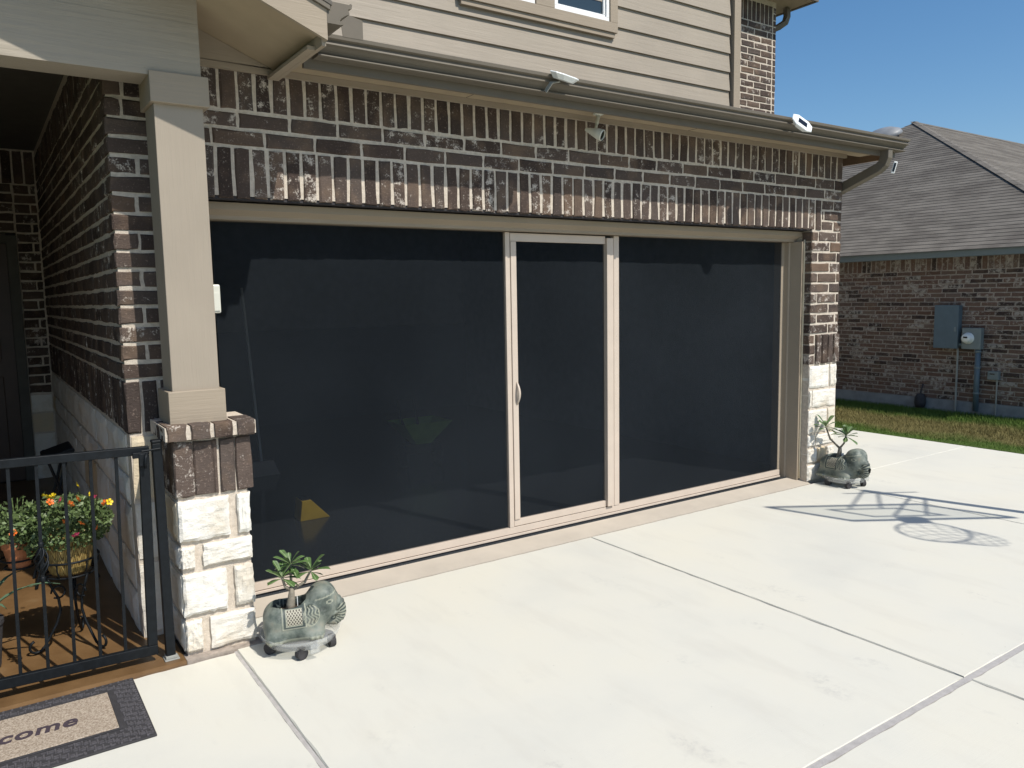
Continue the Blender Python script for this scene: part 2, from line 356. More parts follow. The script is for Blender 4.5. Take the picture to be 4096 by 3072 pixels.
# ------------------------------------------------------------------ ground, driveway, lawn
H, W0, W1, XR, HS, TOPB = 2.15, .385, 5.277, 5.680, 1.0205, 2.771      # opening top, jambs, right corner, stone top, brick top
YB = 4.43                                                                # porch back wall
g = MB(); g.add([(-300, -300, -.09), (300, -300, -.09), (300, 300, -.09), (-300, 300, -.09)], [(0, 1, 2, 3)])
tag(g.build('ground', 'lawn'), kind='structure')
lw = MB(); nx, ny = 14, 30
lw.add([(7.972 + 2.6 * a / nx, -12 + 26 * b / ny, -.012 - .03 * (a / nx) + random.random() * .012) for b in range(ny + 1) for a in range(nx + 1)],
       [(b * (nx + 1) + a, b * (nx + 1) + a + 1, (b + 1) * (nx + 1) + a + 1, (b + 1) * (nx + 1) + a) for b in range(ny) for a in range(nx)])
tag(lw.build('lawn', 'lawn'), kind='structure')
gb = MB(); vs = []; fs = []
NB = 52000
px = 7.965 + 2.38 * RNG.random(NB); py = -1.6 + 5.6 * RNG.random(NB); hh = .018 + .03 * RNG.random(NB); an = RNG.random(NB) * 6.28; ln = RNG.normal(0, .018, (NB, 2))
for i in range(NB):
    c, s = math.cos(an[i]) * .004, math.sin(an[i]) * .004; z0 = -.03
    vs += [(px[i] - c, py[i] - s, z0), (px[i] + c, py[i] + s, z0), (px[i] + ln[i, 0], py[i] + ln[i, 1], z0 + .012 + hh[i])]; fs.append((3 * i, 3 * i + 1, 3 * i + 2))
gb.v, gb.f = vs, fs
tag(gb.build('grass', 'grass_blade'), 'short mown grass with a dry tan strip beside the driveway', 'grass', kind='stuff')
dr = tag(put('driveway', MB().box(-2.6, 7.955, -14, -.047, -.12, -.012).mesh('driveway', 'joint_dark')), kind='structure')
JX0, JX1, JX2, JY = .3395, 2.8054, 5.40, -2.528
def slab(x0, x1, y0, y1, z=0.0, mat='concrete'):
    m = MB(); e = .003; n = 40
    # top sheet with an eased, slightly ragged edge
    pts = [(x0 + (x1 - x0) * i / n, y0, 0, 1) for i in range(n)] + [(x1, y0 + (y1 - y0) * i / n, -1, 0) for i in range(n)] + \
          [(x1 - (x1 - x0) * i / n, y1, 0, -1) for i in range(n)] + [(x0, y1 - (y1 - y0) * i / n, 1, 0) for i in range(n)]
    k = len(pts); jr = [random.random() ** 2 * .005 for _ in pts]
    top = [(x + dx * (e + r), y + dy * (e + r), z) for (x, y, dx, dy), r in zip(pts, jr)]
    mid = [(x + dx * r * .4, y + dy * r * .4, z - .006) for (x, y, dx, dy), r in zip(pts, jr)]; bot = [(x, y, z - .1) for x, y, _, _ in pts]
    m.add(top + mid + bot, [tuple(range(k))] + [(i, i + k, (i + 1) % k + k, (i + 1) % k) for i in range(k)] + [(i + k, i + 2 * k, (i + 1) % k + 2 * k, (i + 1) % k + k) for i in range(k)])
    return m.build('concrete_slab', mat, dr)
xs = [(JX0 + .009, JX1 - .005), (JX1 + .005, JX2 - .004), (JX2 + .004, 7.95)]
for a, b in xs:
    slab(a, b, JY + .015, -.052); slab(a, b, -5.2, JY - .015); slab(a, b, -9, -5.21)
slab(5.70, 7.95, -.049, 9.0)
slab(-1.2, JX0 - .009, JY + .3, -.395); slab(-1.2, JX0 - .009, -5.2, JY + .29); slab(-2.6, -1.21, -5.2, -.395)
MB().box(JX0 - .0085, JX0 + .0085, -9, -.36, -.06, -.007).build('joint_strip', 'joint_filler', dr)
MB().box(JX0 + .02, 7.95, JY - .0145, JY + .0145, -.06, -.002).build('joint_strip', 'joint_filler', dr)
# garage apron and floor
tag(MB().prism([(-.034, -.003), (.16, .022), (.16, -.1), (-.034, -.1)], 'x', W0 - .02, W1 + .01).build('garage_apron', 'apron'), kind='structure')
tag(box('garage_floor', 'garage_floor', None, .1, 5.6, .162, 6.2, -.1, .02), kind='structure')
# porch floor of brown stained concrete
tag(MB().prism([(-.392, -.02), (-.386, .004), (-.37, .012), (YB, .02), (YB, -.1), (-.392, -.1)], 'x', -2.3, .121).build('porch_floor', 'stained_concrete'), kind='structure')
tag(MB().box(.1225, .332, -.386, -.3, -.1, .012).box(.332, .47, -.372, -.3, -.1, .006).build('footing', 'grey_mortar'), kind='structure')

# ------------------------------------------------------------------ the house
house = thing('house', 'two-storey house with dark brick garage front and tan lap siding above', 'house')
gw = MB().box(.006, W0 - .006, .006, .25, -.05, H + .02).box(W1 + .006, XR - .006, .006, .25, -.05, H + .02).box(.006, XR - .006, .006, .25, H + .02, 2.86)
gw = gw.build('garage_wall', 'mortar', house); gw['label'] = 'dark brown brick garage front with pale mortar'
FY = frame('-y', 0.0)
soldiers(gw, FY, .30, 5.40, H + .001, 3 * C)                                     # over the opening
for k in range(3):
    course(gw, FY, -.010, .30, H + k * C, .5 * (k % 2)); course(gw, FY, 5.40, XR + .008, H + k * C, .35 + .5 * (k % 2))
course(gw, FY, -.010, XR + .008, H + 3 * C, .2); course(gw, FY, -.010, XR + .008, H + 4 * C, .7)
soldiers(gw, FY, -.010, XR + .008, H + 5 * C, TOPB - H - 5 * C + .06)
for k in range(10):
    z = HS + 3 * C + k * C
    course(gw, FY, -.010, W0 - .004, z, .55 if k % 2 else 0); course(gw, FY, W1 - .010, XR + .008, z, .62 if k % 2 else 0)
soldiers(gw, FY, -.010, W0 - .004, HS, 3 * C, pr=.006)
for k in range(3): brick(gw, FY, W1 + .033, HS + (k + .5) * C, .072, C - JT)
soldiers(gw, FY, W1 + .073, XR + .01, HS, 3 * C, pitch=.083, pr=.014)
for z0, z1, cuts in ((.812, 1.018, (.73,)), (.642, .806, (.13,)), (.418, .636, (.70,)), (.302, .412, (.29,)), (.158, .296, (.36, .72)), (.0, .152, (.55,))):
    e = [0, *cuts, 1]
    for a, b in zip(e, e[1:]): stone(gw, FY, W1 + a * (XR - W1 - .01), W1 + b * (XR - W1 - .01), z0, z1, amp=.011)
for z0, z1 in ((.70, 1.018), (.40, .69), (.0, .39)): stone(gw, FY, .0, W0, z0, z1)
# porch side wall, running back
pw = MB().box(.005, .16, .252, YB, -.05, 3.04).build('porch_wall', 'mortar', house); pw['label'] = 'shaded brick wall beside the porch with limestone below'
FX = frame('-x', 0.0); loose = []
for k in range(17):
    course(pw, FX, -YB, -.10, HS + 3 * C + k * C, .5 * (k % 2), loose=loose, near=-.75)
soldiers(pw, FX, -YB, -.10, HS, 3 * C, loose=loose, near=-.5); soldiers(pw, FX, -YB, -.10, HS + 20 * C, .23, loose=loose)
zz = 0.0
for k, hgt in enumerate((.22, .17, .26, .15, .215)):
    u = -YB - .3 * (k % 2)
    while u < -.02:
        wd = .38 + .3 * random.random(); b = min(u + wd, -.0)
        if b < -.01 and -b < .12: b = -.0
        a = max(u, -YB)
        if b - a > .06: stone(pw, FX, a, b - (.10 if b == 0 else 0), zz, zz + hgt, amp=.012, nx=7, nz=5)
        u += wd
    zz += hgt + .001
flush(loose, 'far_bricks', 'brick', pw)
# porch back wall with the front door
bw = MB().box(-.19, .16, YB + .006, YB + .2, -.05, 3.04).box(-2.3, -.192, YB + .006, YB + .2, 2.3, 3.04).build('back_wall', 'mortar', house)
FB = frame('-y', YB); loose = []
for k in range(22): course(bw, FB, -.19, -.004, HS - .2 + k * C, .5 * (k % 2), loose=loose)
soldiers(bw, FB, -2.29, -.004, HS - .2 + 22 * C, .3, loose=loose)
for k in range(5): course(bw, FB, -2.29, -.19, 2.305 + k * C, .5 * (k % 2), loose=loose)
flush(loose, 'far_bricks', 'brick', bw)
for z0, z1 in ((0, .2), (.2, .45), (.45, .64), (.64, .815)): stone(bw, FB, -.19, -.004, z0, z1, amp=.01, nx=5, nz=4)
dd = MB().box(-1.25, -.275, YB - .0, YB + .045, .03, 2.2).build('front_door', 'door_paint', house)
for z0 in (.2, 1.15):
    for x0 in (-1.15, -.72): box('door_panel', 'door_paint', dd, x0, x0 + .34, YB - .012, YB - .001, z0, z0 + .8, bevel=.006)
MB().lathe([(0, -.07), (.03, -.06), (.03, -.03), (.012, -.02), (.012, 0)], 14).build('door_handle', 'jamb_metal', dd, (-1.17, YB, 1.0), (-math.pi / 2, 0, 0), True)
box('door_casing', 'porch_paint', house, -.272, -.192, YB - .03, YB + .04, .02, 2.27)
box('door_casing', 'porch_paint', house, -1.34, -.272, YB - .031, YB + .04, 2.205, 2.29)
box('porch_end_wall', 'porch_paint', house, -2.3, -1.252, YB + .0, YB + .2, -.05, 2.3)
box('door_backing', 'dark_groove', house, -2.3, -.194, YB + .06, YB + .2, -.05, 2.298)
box('porch_side_wall', 'siding_paint', house, -2.45, -2.3, 0, YB, -.05, 3.04)
box('porch_ceiling', 'porch_paint', house, -2.44, .012, -.14, YB + .1, 3.042, 3.08)
# garage shell (seen through the screen)
box('interior_wall', 'interior_paint', house, .20, 5.6, 6.2, 6.3, .0, 2.74)
box('interior_wall', 'interior_paint', house, .162, .20, .252, 6.2, .0, 2.74)
box('interior_wall', 'interior_paint', house, 5.56, 5.67, .252, 6.2, .0, 2.74)
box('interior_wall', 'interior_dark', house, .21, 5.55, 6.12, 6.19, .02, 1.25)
box('ceiling', 'interior_paint', house, .17, 5.66, .255, 6.3, 2.75, 2.80)
# door trim: brick mould, jambs, header
tr = MB().prism([(.074, 2.147), (.098, 2.147), (.098, 2.112), (.150, 2.085), (.150, 2.066), (.29, 2.066), (.29, 2.147)], 'x', W0 + .002, W1 - .002).build('door_header', 'trim_paint', house)
MB().box(W0, W1, .012, .072, H + .002, H + .0185).build('lintel_steel', 'dark_groove', house)
for s, x in ((1, W1), (-1, W0)):
    e = lambda d: x - s * d
    m = MB(); P = [(e(-.004), .076), (e(.030), .076), (e(.032), .090), (e(.048), .180), (e(.060), .184), (e(.064), .226), (e(.10), .230), (e(.10), .30), (e(-.004), .30)]
    m.prism(P, 'z', .012, 2.064).build('door_jamb', 'trim_paint', house, bevel=.002)
    MB().tube([(e(.006), .070, .03 + 2.05 * i / 12) for i in range(13)], [.008 + random.random() * .0025 for _ in range(13)], 6).build('caulk_bead', 'caulk', house, smooth=True)
# eave: frieze, soffit, fascia, gutter, downspout, roof
box('frieze_board', 'trim_paint', house, .352, XR + .015, -.026, -.004, TOPB, 2.802)
box('soffit', 'soffit_paint', house, .80, 5.925, -.282, -.002, 2.803, 2.815)
for x in (1.9, 3.75): box('soffit_seam', 'dark_groove', house, x, x + .003, -.281, -.03, 2.8015, 2.8028)
box('fascia', 'gutter_metal', house, .83, 5.95, -.304, -.283, 2.752, 2.885)
RP = .30
def roofz(y): return 2.89 + RP * (y + .40)
MB().prism([(-.40, roofz(-.40)), (1.16, roofz(1.16)), (1.16, roofz(1.16) - .02), (-.40, roofz(-.40) - .02)], 'x', .60, 5.97).build('garage_roof', 'shingle', house)
MB().prism([(-.282, 2.752), (-.282, 2.862), (1.1, roofz(1.1) - .025), (1.1, 2.745)], 'x', 5.93, 5.955).build('rake_board', 'door_brown', house)
MB().add([(XR - .02, -.002, 2.80), (XR - .02, 1.16, 2.80), (XR - .02, 1.16, roofz(1.16) - .03), (XR - .02, -.002, roofz(0) - .03)], [(0, 1, 2, 3)]).build('gable_cheek', 'siding_paint', house)
KP = [(-.305, 2.794), (-.366, 2.794), (-.381, 2.798), (-.380, 2.8035), (-.362, 2.811), (-.372, 2.824), (-.392, 2.838), (-.410, 2.846), (-.404, 2.866), (-.421, 2.872), (-.423, 2.888), (-.416, 2.892), (-.408, 2.886), (-.305, 2.886)]
gt = MB().prism(KP, 'x', .875, 5.972).build('gutter', 'gutter_metal', house)
ds = MB(); ds.tube([(5.765, -.335, 2.80), (5.765, -.335, 2.735), (5.765, -.315, 2.685), (5.755, -.285, 2.655), (5.730, -.02, 2.545), (5.722, .12, 2.49), (5.722, .16, 2.45), (5.722, .165, .2)], 1, 4, sq=(.04, .032))
ds.build('downspout', 'gutter_metal', gt, bevel=.006)
sp = MB().prism([(.985, 2.886), (1.088, 2.886), (1.088, 2.975), (.97, 3.0)], 'y', -.424, -.421).build('splash_guard', 'gutter_metal', gt)
# upper wall: lap siding, corner board, window
YS = 1.15
uw = box('upper_wall', 'dark_groove', house, -1.2, 5.66, YS + .03, YS + .2, 3.2, 5.6); uw['label'] = 'tan lap siding of the upper storey'
for k in range(10):
    z0 = 3.222 + .1717 * k
    me = MB().prism([(YS - .004, z0), (YS + .012, z0), (YS + .029, z0 + .19), (YS + .017, z0 + .19)], 'x', .2, 5.574).mesh('siding_plank', 'siding_paint')
    put('siding_plank', me, uw)
box('corner_board', 'trim_paint', house, 5.602, 5.692, YS - .026, YS + .03, 3.3, 5.4)
wz, wy = 3.922, YS - .012
for i, (a, b) in enumerate(((2.66, 3.253), (3.443, 4.023))):
    fr = MB().box(a, b, wy - .02, wy + .05, wz, wz + .03).box(a, a + .03, wy - .02, wy + .05, wz + .03, 5.2).box(b - .03, b, wy - .02, wy + .05, wz + .03, 5.2)
    fr.box(a + .032, b - .032, wy - .004, wy + .045, wz + .032, wz + .052).box(a + .032, a + .05, wy - .004, wy + .045, wz + .053, 5.2).box(b - .05, b - .032, wy - .004, wy + .045, wz + .053, 5.2)
    wn = fr.build('window', 'vinyl_white', house, bevel=.002)
    box('pane', 'window_glass', wn, a + .051, b - .051, wy + .014, wy + .018, wz + .053, 5.19)
    for q in range(11): MB().prism([(wy + .03, wz + .075 + q * .05), (wy + .05, wz + .06 + q * .05), (wy + .051, wz + .062 + q * .05), (wy + .031, wz + .077 + q * .05)], 'x', a + .06, b - .06).build('blind_slat', 'blinds', wn)
    for x in (a + .12, b - .16): box('latch', 'vinyl_white', wn, x, x + .045, wy - .012, wy - .005, wz + .034, wz + .046)
for d in ((2.56, 4.108, 3.838, 3.918), (4.027, 4.108, 3.9185, 5.3), (3.257, 3.439, 3.9185, 5.3), (2.56, 2.656, 3.9185, 5.3)):
    box('window_trim', 'trim_paint', house, d[0], d[1], YS - .045, YS + .002, d[2], d[3], bevel=.002)
box('window_sill_moulding', 'trim_paint', house, 2.58, 4.088, YS - .030, YS + .001, 3.80, 3.8365)
# main body of the house behind, brick, with its own eave
mb_ = MB().box(5.4, 8.602, 2.956, 3.2, 2.5, 5.6).box(8.40, 8.602, 3.2, 9, -.1, 5.6).build('main_wall', 'mortar', house)
FM = frame('-y', 2.95); c2 = .0838
for k in range(14): course(mb_, FM, 7.72, 8.53, 3.99 + k * c2, .3 + .5 * (k % 2), h=c2, j=.014)
loose = []
for k in range(-7, 14): course(mb_, FM, 5.7, 7.72, 3.99 + k * c2, .3 + .5 * (k % 2), h=c2, j=.014, loose=loose)
for k in range(-7, 0): course(mb_, FM, 7.72, 8.60, 3.99 + k * c2, .3 + .5 * (k % 2), h=c2, j=.014, loose=loose)
flush(loose, 'far_bricks', 'brick', mb_)
for k in range(14): brick(mb_, FM, 8.574, 3.99 + (k + .5) * c2, .055, c2 - .014)
soldiers(mb_, FM, 7.6, 8.53, 3.99 + 14 * c2, .26, j=.014); 
for k in range(3): brick(mb_, FM, 8.574, 3.99 + (14.5 + k) * c2, .055, c2 - .014)
box('side_wall', 'mortar', house, 5.672, 5.69, .26, 1.1, -.05, 2.74)
er = MB().box(5.2, 9.0, 2.62, 3.6, 5.48, 5.50).box(8.3, 9.0, 3.6, 9, 5.48, 5.50).build('upper_soffit', 'soffit_paint', house)
MB().box(8.985, 9.02, 2.60, 9, 5.465, 5.62).box(5.2, 8.985, 2.60, 2.62, 5.465, 5.62).build('upper_fascia', 'gutter_metal', house)
MB().add([(5.2, 2.55, 5.62), (9.08, 2.55, 5.62), (7.2, 4.6, 6.6), (5.2, 4.6, 6.6), (9.08, 9, 5.62), (7.2, 9, 6.6)], [(0, 1, 2, 3), (1, 4, 5, 2)]).build('upper_roof', 'shingle', house)
MB().tube([(8.86, 2.98, 5.46), (8.865, 2.98, 5.36), (8.84, 2.99, 5.28), (8.76, 3.03, 5.22), (8.66, 3.10, 5.17), (8.645, 3.2, 5.1), (8.645, 3.22, 3.0)], 1, 4, sq=(.036, .036)).build('downspout', 'gutter_metal', house, bevel=.008)
# porch beam, gable and eave
GF = -.31
box('porch_beam', 'gable_paint', house, -2.5, .352, GF, -.12, 2.622, 2.86)
RX, RZ, RT, YR = .797, 2.766, .40, -.70                     # rake tail, its pitch and plane
def rz(x, up=0): return RZ + RT * (RX - x) + up
MB().prism([(-2.5, 2.8605), (.352, 2.8605), (.352, rz(.352, .06)), (-1.1, rz(-1.1, .06)), (-2.5, rz(.352, .06))], 'y', GF + .002, -.13).build('gable_panel', 'gable_paint', house)
def sheet(x0, x1, y0, y1, u0, u1, name, mat):
    MB().prism([(x0, rz(x0, u0)), (x1, rz(x1, u0)), (x1, rz(x1, u1)), (x0, rz(x0, u1))], 'y', y0, y1).build(name, mat, house)
sheet(-1.1, RX - .022, YR + .022, -.005, .022, .034, 'porch_soffit', 'soffit_paint')
MB().prism([(.353, 2.8035), (RX - .03, 2.8035), (RX - .03, rz(RX - .03, .02)), (.353, rz(.353, .02))], 'y', -.03, -.006).build('porch_cheek', 'trim_paint', house)
sheet(-1.1, RX, YR, YR + .02, .0, .128, 'rake_board', 'trim_paint'); sheet(-1.1, RX + .012, YR - .012, YR + .02, .13, .15, 'drip_edge', 'gutter_metal')
sheet(-1.1, RX + .02, YR - .015, .9, .152, .17, 'porch_roof', 'shingle')
MB().add([(-1.1, YR - .015, rz(-1.1, .17)), (-1.1, .9, rz(-1.1, .17)), (-3.0, .9, RZ + .17), (-3.0, YR - .015, RZ + .17)], [(0, 1, 2, 3)]).build('porch_roof', 'shingle', house)
MB().box(RX - .020, RX - .001, YR + .021, -.03, RZ - .02, RZ + .125).box(.74, RX - .021, YR + .1, -.03, RZ - .02, RZ - .004).build('porch_fascia', 'trim_paint', house)
KX = [(RX + .001 - (p + .305), q + .045) for p, q in KP]
MB().prism(KX, 'y', YR + .0, -.10).build('porch_gutter', 'gutter_metal', house)

# ------------------------------------------------------------------ porch column
pc = thing('porch_column', 'tan square porch column on a brick and white limestone pedestal', 'column', (.293, -.2, 0))
def rel(o, e): o.location = Vector(o.location) - Vector(e.location); o.parent = e; return o
X0, X1, YF, YK = .124, .462, -.345, -.006
pd = rel(MB().box(X0 + .014, X1 - .014, YF + .014, YK, .004, 1.02).build('pedestal', 'mortar'), pc)
def pst(u0, u1, z0, z1, **k):
    s = stone(None, frame('-y', YF), u0, u1, z0, z1, depth=.16, **k); s.parent = pd; return s
rows = ((.548, .752, .745), (.418, .538, .26), (.196, .408, .66), (.022, .186, .30))
for z0, z1, c in rows:
    m_ = X0 + c * (X1 - X0)
    s1 = pst(X0, m_ - .010, z0, z1, amp=.011, nx=18, nz=14); s2 = pst(m_ + .010, X1, z0, z1, amp=.011)
    s = stone(None, frame('-x', X0 + .004), -YK, -YF - .016, z0 + .004, z1 - .004, depth=.09, amp=.01, nx=9, nz=6); s.parent = pd
FP = frame('-y', YF); FPX = frame('-x', X0 + .002)
def pbr(fr, u, z, w, h, d=.08, pr=0):
    return brick(pd, fr, u, z, w, h, d, pr=pr)
uu = X0
for w in (.098, .098, .030, .082, .088):
    pbr(FP, uu + w / 2 - .003, .757 + .131, w - .014, .252); uu += w * (X1 + .012 - X0) / .396
for i in range(3): pbr(FPX, .05 + i * .1, .757 + .131, .088, .252, d=.06)
for i in range(4):                                                            # rowlock cap, bricks on edge
    w = (X1 - X0 + .07) / 4; b = pbr(FP, X0 - .034 + (i + .5) * w, 1.062, w - .018, .072, d=.16, pr=.036)
for i in range(4): pbr(FPX, .01 + (i + .5) * .083, 1.058, .07, .066, d=.12, pr=.032)
MB().box(X0 - .030, X1 + .030, YF - .028, YK - .02, 1.030, 1.092).build('pedestal_cap', 'mortar', pd)
MB().box(.150, .356, -.300, -.100, 1.24, 2.512).build('shaft', 'post_paint', pc, -Vector(pc.location), bevel=.003)
MB().box(.128, .376, -.322, -.078, 1.093, 1.245).build('base_block', 'trim_paint', pc, -Vector(pc.location), bevel=.003)
MB().box(.134, .380, -.326, -.078, 2.508, 2.6385).build('capital', 'trim_paint', pc, -Vector(pc.location), bevel=.003)

# ------------------------------------------------------------------ garage screen
YP = .200
gs = thing('garage_screen', 'dark mesh garage screen with beige metal frame and a centre door', 'screen door', (2.83, YP, 0))
G = -Vector(gs.location)
SL, SR, ST, SB = W0 + .10, W1 - .163 + .06, 2.064, .032
fm = MB().box(SL, SR, YP, YP + .035, SB + .018, SB + .062).box(SL, SR, YP - .008, YP + .030, SB, SB + .014)
fm.build('bottom_rail', 'frame_metal', gs, G, bevel=.0015)
box('groove', 'dark_groove', gs, SL, SR, YP + .004, YP + .03, SB + .0142, SB + .0178).location = G
MB().box(SL, SR, YP + .004, YP + .03, .012, SB - .001).build('sweep', 'black_rubber', gs, G)
def stile(x0, x1, z0, z1, y=0, n='stile', par=None): return MB().box(x0, x1, YP + y, YP + .036, z0, z1).build(n, 'frame_metal', par or gs, G, bevel=.002)
stile(2.312, 2.347, SB + .063, ST - .002, 0, 'mullion'); stile(3.243, 3.292, SB + .063, ST - .002, -.004, 'mullion')
dr_ = MB().box(2.350, 3.165, YP + .002, YP + .034, SB + .066, SB + .112).build('screen_door', 'frame_metal', gs, G, bevel=.002)
MB().box(2.350, 3.165, YP - .002, YP + .034, 2.004, 2.058).build('door_rail', 'frame_metal', dr_, bevel=.002)
MB().box(2.3505, 2.394, YP - .006, YP + .033, SB + .113, 2.003).build('door_stile', 'frame_metal', dr_, bevel=.002)
MB().box(3.168, 3.228, YP - .018, YP + .033, SB + .07, 2.045).box(3.230, 3.240, YP + .006, YP + .03, SB + .07, 2.05).build('door_stile', 'frame_metal', dr_, bevel=.002)
box('groove', 'dark_groove', gs, 3.229, 3.242, YP + .012, YP + .03, SB + .07, 2.05).location = G
hp = [(2.383, YP - .006 - .026 * math.sin(math.pi * i / 10), .93 + .15 * i / 10) for i in range(11)]
MB().tube(hp, [0.005 + .0055 * math.sin(math.pi * i / 10) for i in range(11)], 8).build('door_handle', 'frame_metal', dr_, smooth=True)
for a, b, y in ((SL + .004, 2.311, .020), (2.395, 3.167, .018), (3.293, SR - .004, .020)):
    MB().add([(a, YP + y, SB + .05), (b, YP + y, SB + .05), (b, YP + y, 2.062), (a, YP + y, 2.062)], [(0, 1, 2, 3)]).build('mesh_screen', 'screen_mesh', gs, G)

# ------------------------------------------------------------------ things on the wall and gutter
kp = thing('keypad', 'small white keypad box fixed to the garage jamb beside the column', 'keypad', (.452, .062, 1.66))
MB().box(-.02, .02, -.018, .013, -.072, .072).build('body', 'cream_plastic', kp, bevel=.008); MB().box(-.014, .014, -.022, -.0185, -.06, .03).build('cover', 'cream_plastic', kp, bevel=.001)
sc = thing('security_camera', 'white bullet security camera hanging under the garage soffit', 'camera', (2.838, -.115, 2.8015))
MB().lathe([(0, 0), (.036, 0), (.036, -.006), (.014, -.014), (0, -.014)], 20).build('mount_plate', 'cream_plastic', sc, smooth=False)
MB().tube([(0, 0, -.01), (-.012, 0, -.055), (-.016, 0, -.07)], [.014, .011, .011], 12).tube([(-.016, 0, -.068), (-.03, -.006, -.10)], [.009, .008], 10).build('arm', 'cream_plastic', sc, smooth=True)
hd = MB(); hd.lathe([(0, -.072), (.010, -.072), (.0335, .02), (.036, .052), (.032, .056), (.030, .045), (0, .045)], 24)
ho = hd.build('camera_head', 'cream_plastic', sc, (-.044, -.020, -.128)); ho.rotation_euler = Vector((.42, -.80, -.40)).to_track_quat('Z', 'Y').to_euler()
MB().lathe([(0, .0455), (.029, .0455), (.029, .05), (.020, .052), (0, .049)], 24).build('lens', 'lens_black', ho)
def solar_light(label, loc, rot, foot):
    t = thing('solar_light', label, 'light', loc, rot, 'white solar lights on the garage gutter'); t.scale = (.92,) * 3
    def ring(w, h, z, k=.3): return [(-w, -h * k, z), (-w * .55, -h, z), (w * .55, -h, z), (w, -h * k, z), (w, h * k, z), (w * .55, h, z), (-w * .55, h, z), (-w, h * k, z)]
    m = MB(); A, B, Cc = ring(.062, .047, .0, .55), ring(.095, .062, .030, .5), ring(.090, .058, .036, .5); n = 8
    m.add(A + B + Cc, [tuple(range(n))[::-1], tuple(range(2 * n, 3 * n))] + [(i + r * n, (i + 1) % n + r * n, (i + 1) % n + (r + 1) * n, i + (r + 1) * n) for r in (0, 1) for i in range(n)])
    m.build('housing', 'white_plastic', t, bevel=.001); box('solar_panel', 'lens_black', t, -.042, .042, -.026, .026, .0365, .0378)
    MB().tube(foot, 1, 4, sq=(.014, .003)).build('bracket', 'grey_plastic', t)
    return t
solar_light('white angular solar light tipped flat on the gutter above the camera', (2.285, -.455, 2.852), (math.radians(20), math.radians(6), math.radians(4)), [(0, .04, -.01), (-.06, .03, -.03), (-.07, .05, -.09)])
solar_light('white solar light with dark panel turned edgewise near the gutter end', (4.43, -.462, 2.828), (math.radians(55), math.radians(32), math.radians(-25)), [(0, .05, 0), (0, .075, .0), (.0, .09, -.04)])
wc = thing('downspout_light', 'small white framed light clipped to the downspout elbow', 'light', (5.828, -.372, 2.655), (0, math.radians(14), -.9)); wc.scale = (1.25, 1, 1.1)
MB().box(-.012, .012, -.006, .006, -.045, .045).build('frame', 'white_plastic', wc, bevel=.005); box('panel', 'lens_black', wc, -.007, .007, -.0075, -.0062, -.032, .032)

# ------------------------------------------------------------------ gate and post
LEAN = math.radians(1.2)
gate = thing('gate', 'black metal bar gate across the porch entry', 'gate', (0.0, -.3, .06), (0, LEAN, 0))
MB().box(-1.15, .016, -.013, .013, -.012, .034).build('bottom_rail', 'black_metal', gate, bevel=.003)
MB().box(-1.15, .016, -.013, .013, .915, .952).build('top_rail', 'black_metal', gate, bevel=.003)
MB().box(-.026, .0155, -.0135, .0135, .0345, .9145).build('gate_stile', 'black_metal', gate, bevel=.003)
MB().box(-1.15, -1.11, -.0135, .0135, .0345, .9145).build('gate_stile', 'black_metal', gate, bevel=.003)
bm = MB().box(-.0065, .0065, -.0065, .0065, .0342, .9148).mesh('bar', 'black_metal')
for i in range(10):
    o = put('bar', bm, gate, (-.117 - .1 * i, 0, 0))
    if i in (3, 6, 9):
        m = MB()
        for q in range(5):
            ph = 2 * math.pi * q / 5
            m.tube([(.026 * math.sin(math.pi * s / 10) * math.cos(ph + s * .35), .026 * math.sin(math.pi * s / 10) * math.sin(ph + s * .35), .44 + .013 * s) for s in range(11)], .0042, 5)
        for z in (.425, .575): m.lathe([(.006, z - .012), (.013, z - .008), (.010, z), (.013, z + .008), (.006, z + .012)], 10)
        m.build('basket_ornament', 'black_metal', o, smooth=True)
lt = MB().box(-.055, .008, -.032, -.0145, .905, .93).box(-.03, .0, -.036, -.0145, .87, .925).tube([(-.02, -.03, .935), (.06, -.028, .94)], .005, 6).build('latch', 'black_metal', gate, bevel=.002)
MB().tube([(-.008, -.04, .86), (-.006, -.044, .90), (.0, -.036, .925)], .006, 6).build('latch_lever', 'black_metal', lt, smooth=True)
gp = thing('gate_post', 'black square gate post bolted beside the stone pedestal', 'post', (.067, -.305, .012))
MB().box(-.02, .02, -.02, .02, .006, 1.01).build('post', 'black_metal', gp, bevel=.003); MB().box(-.022, .022, -.022, .022, 1.0105, 1.025).build('post_cap', 'black_metal', gp, bevel=.005)
MB().box(-.03, .034, -.035, .03, 0, .006).box(-.024, .024, -.026, .026, .0062, .02).build('base_plate', 'grey_plastic', gp, bevel=.002)

# ------------------------------------------------------------------ welcome mat
XM, MR, MF, MBK = -1.02, -.108, -.955, -.400
mt = thing('door_mat', 'beige welcome mat with patterned black rubber border', 'doormat', (-.56, -.68, .0))
def mrel(o): o.location = Vector(o.location) + Vector((.56, .68, 0)); o.parent = mt; return o
bo = mrel(MB().box(XM, MR, MF, MBK, .001, .009).build('rubber_base', 'black_rubber', bevel=.002))
BW = .112
fi = MB().box(XM + BW, MR - BW, MF + BW + .02, MBK - BW + .02, .0092, .016).build('fibre_pad', 'mat_fibre', bevel=.003); mrel(fi)
rimm = MB(); x0, x1, y0, y1 = XM + BW - .012, MR - BW + .012, MF + BW + .008, MBK - BW + .032
rimm.box(x0, x1, y0, y0 + .011, .0092, .0135).box(x0, x1, y1 - .011, y1, .0092, .0135).box(x0, x0 + .011, y0 + .0112, y1 - .0112, .0092, .0135).box(x1 - .011, x1, y0 + .0112, y1 - .0112, .0092, .0135)
mrel(rimm.build('inner_rim', 'black_rubber', bevel=.001))
st = MB(); r_ = random.Random(3); cell = .0125
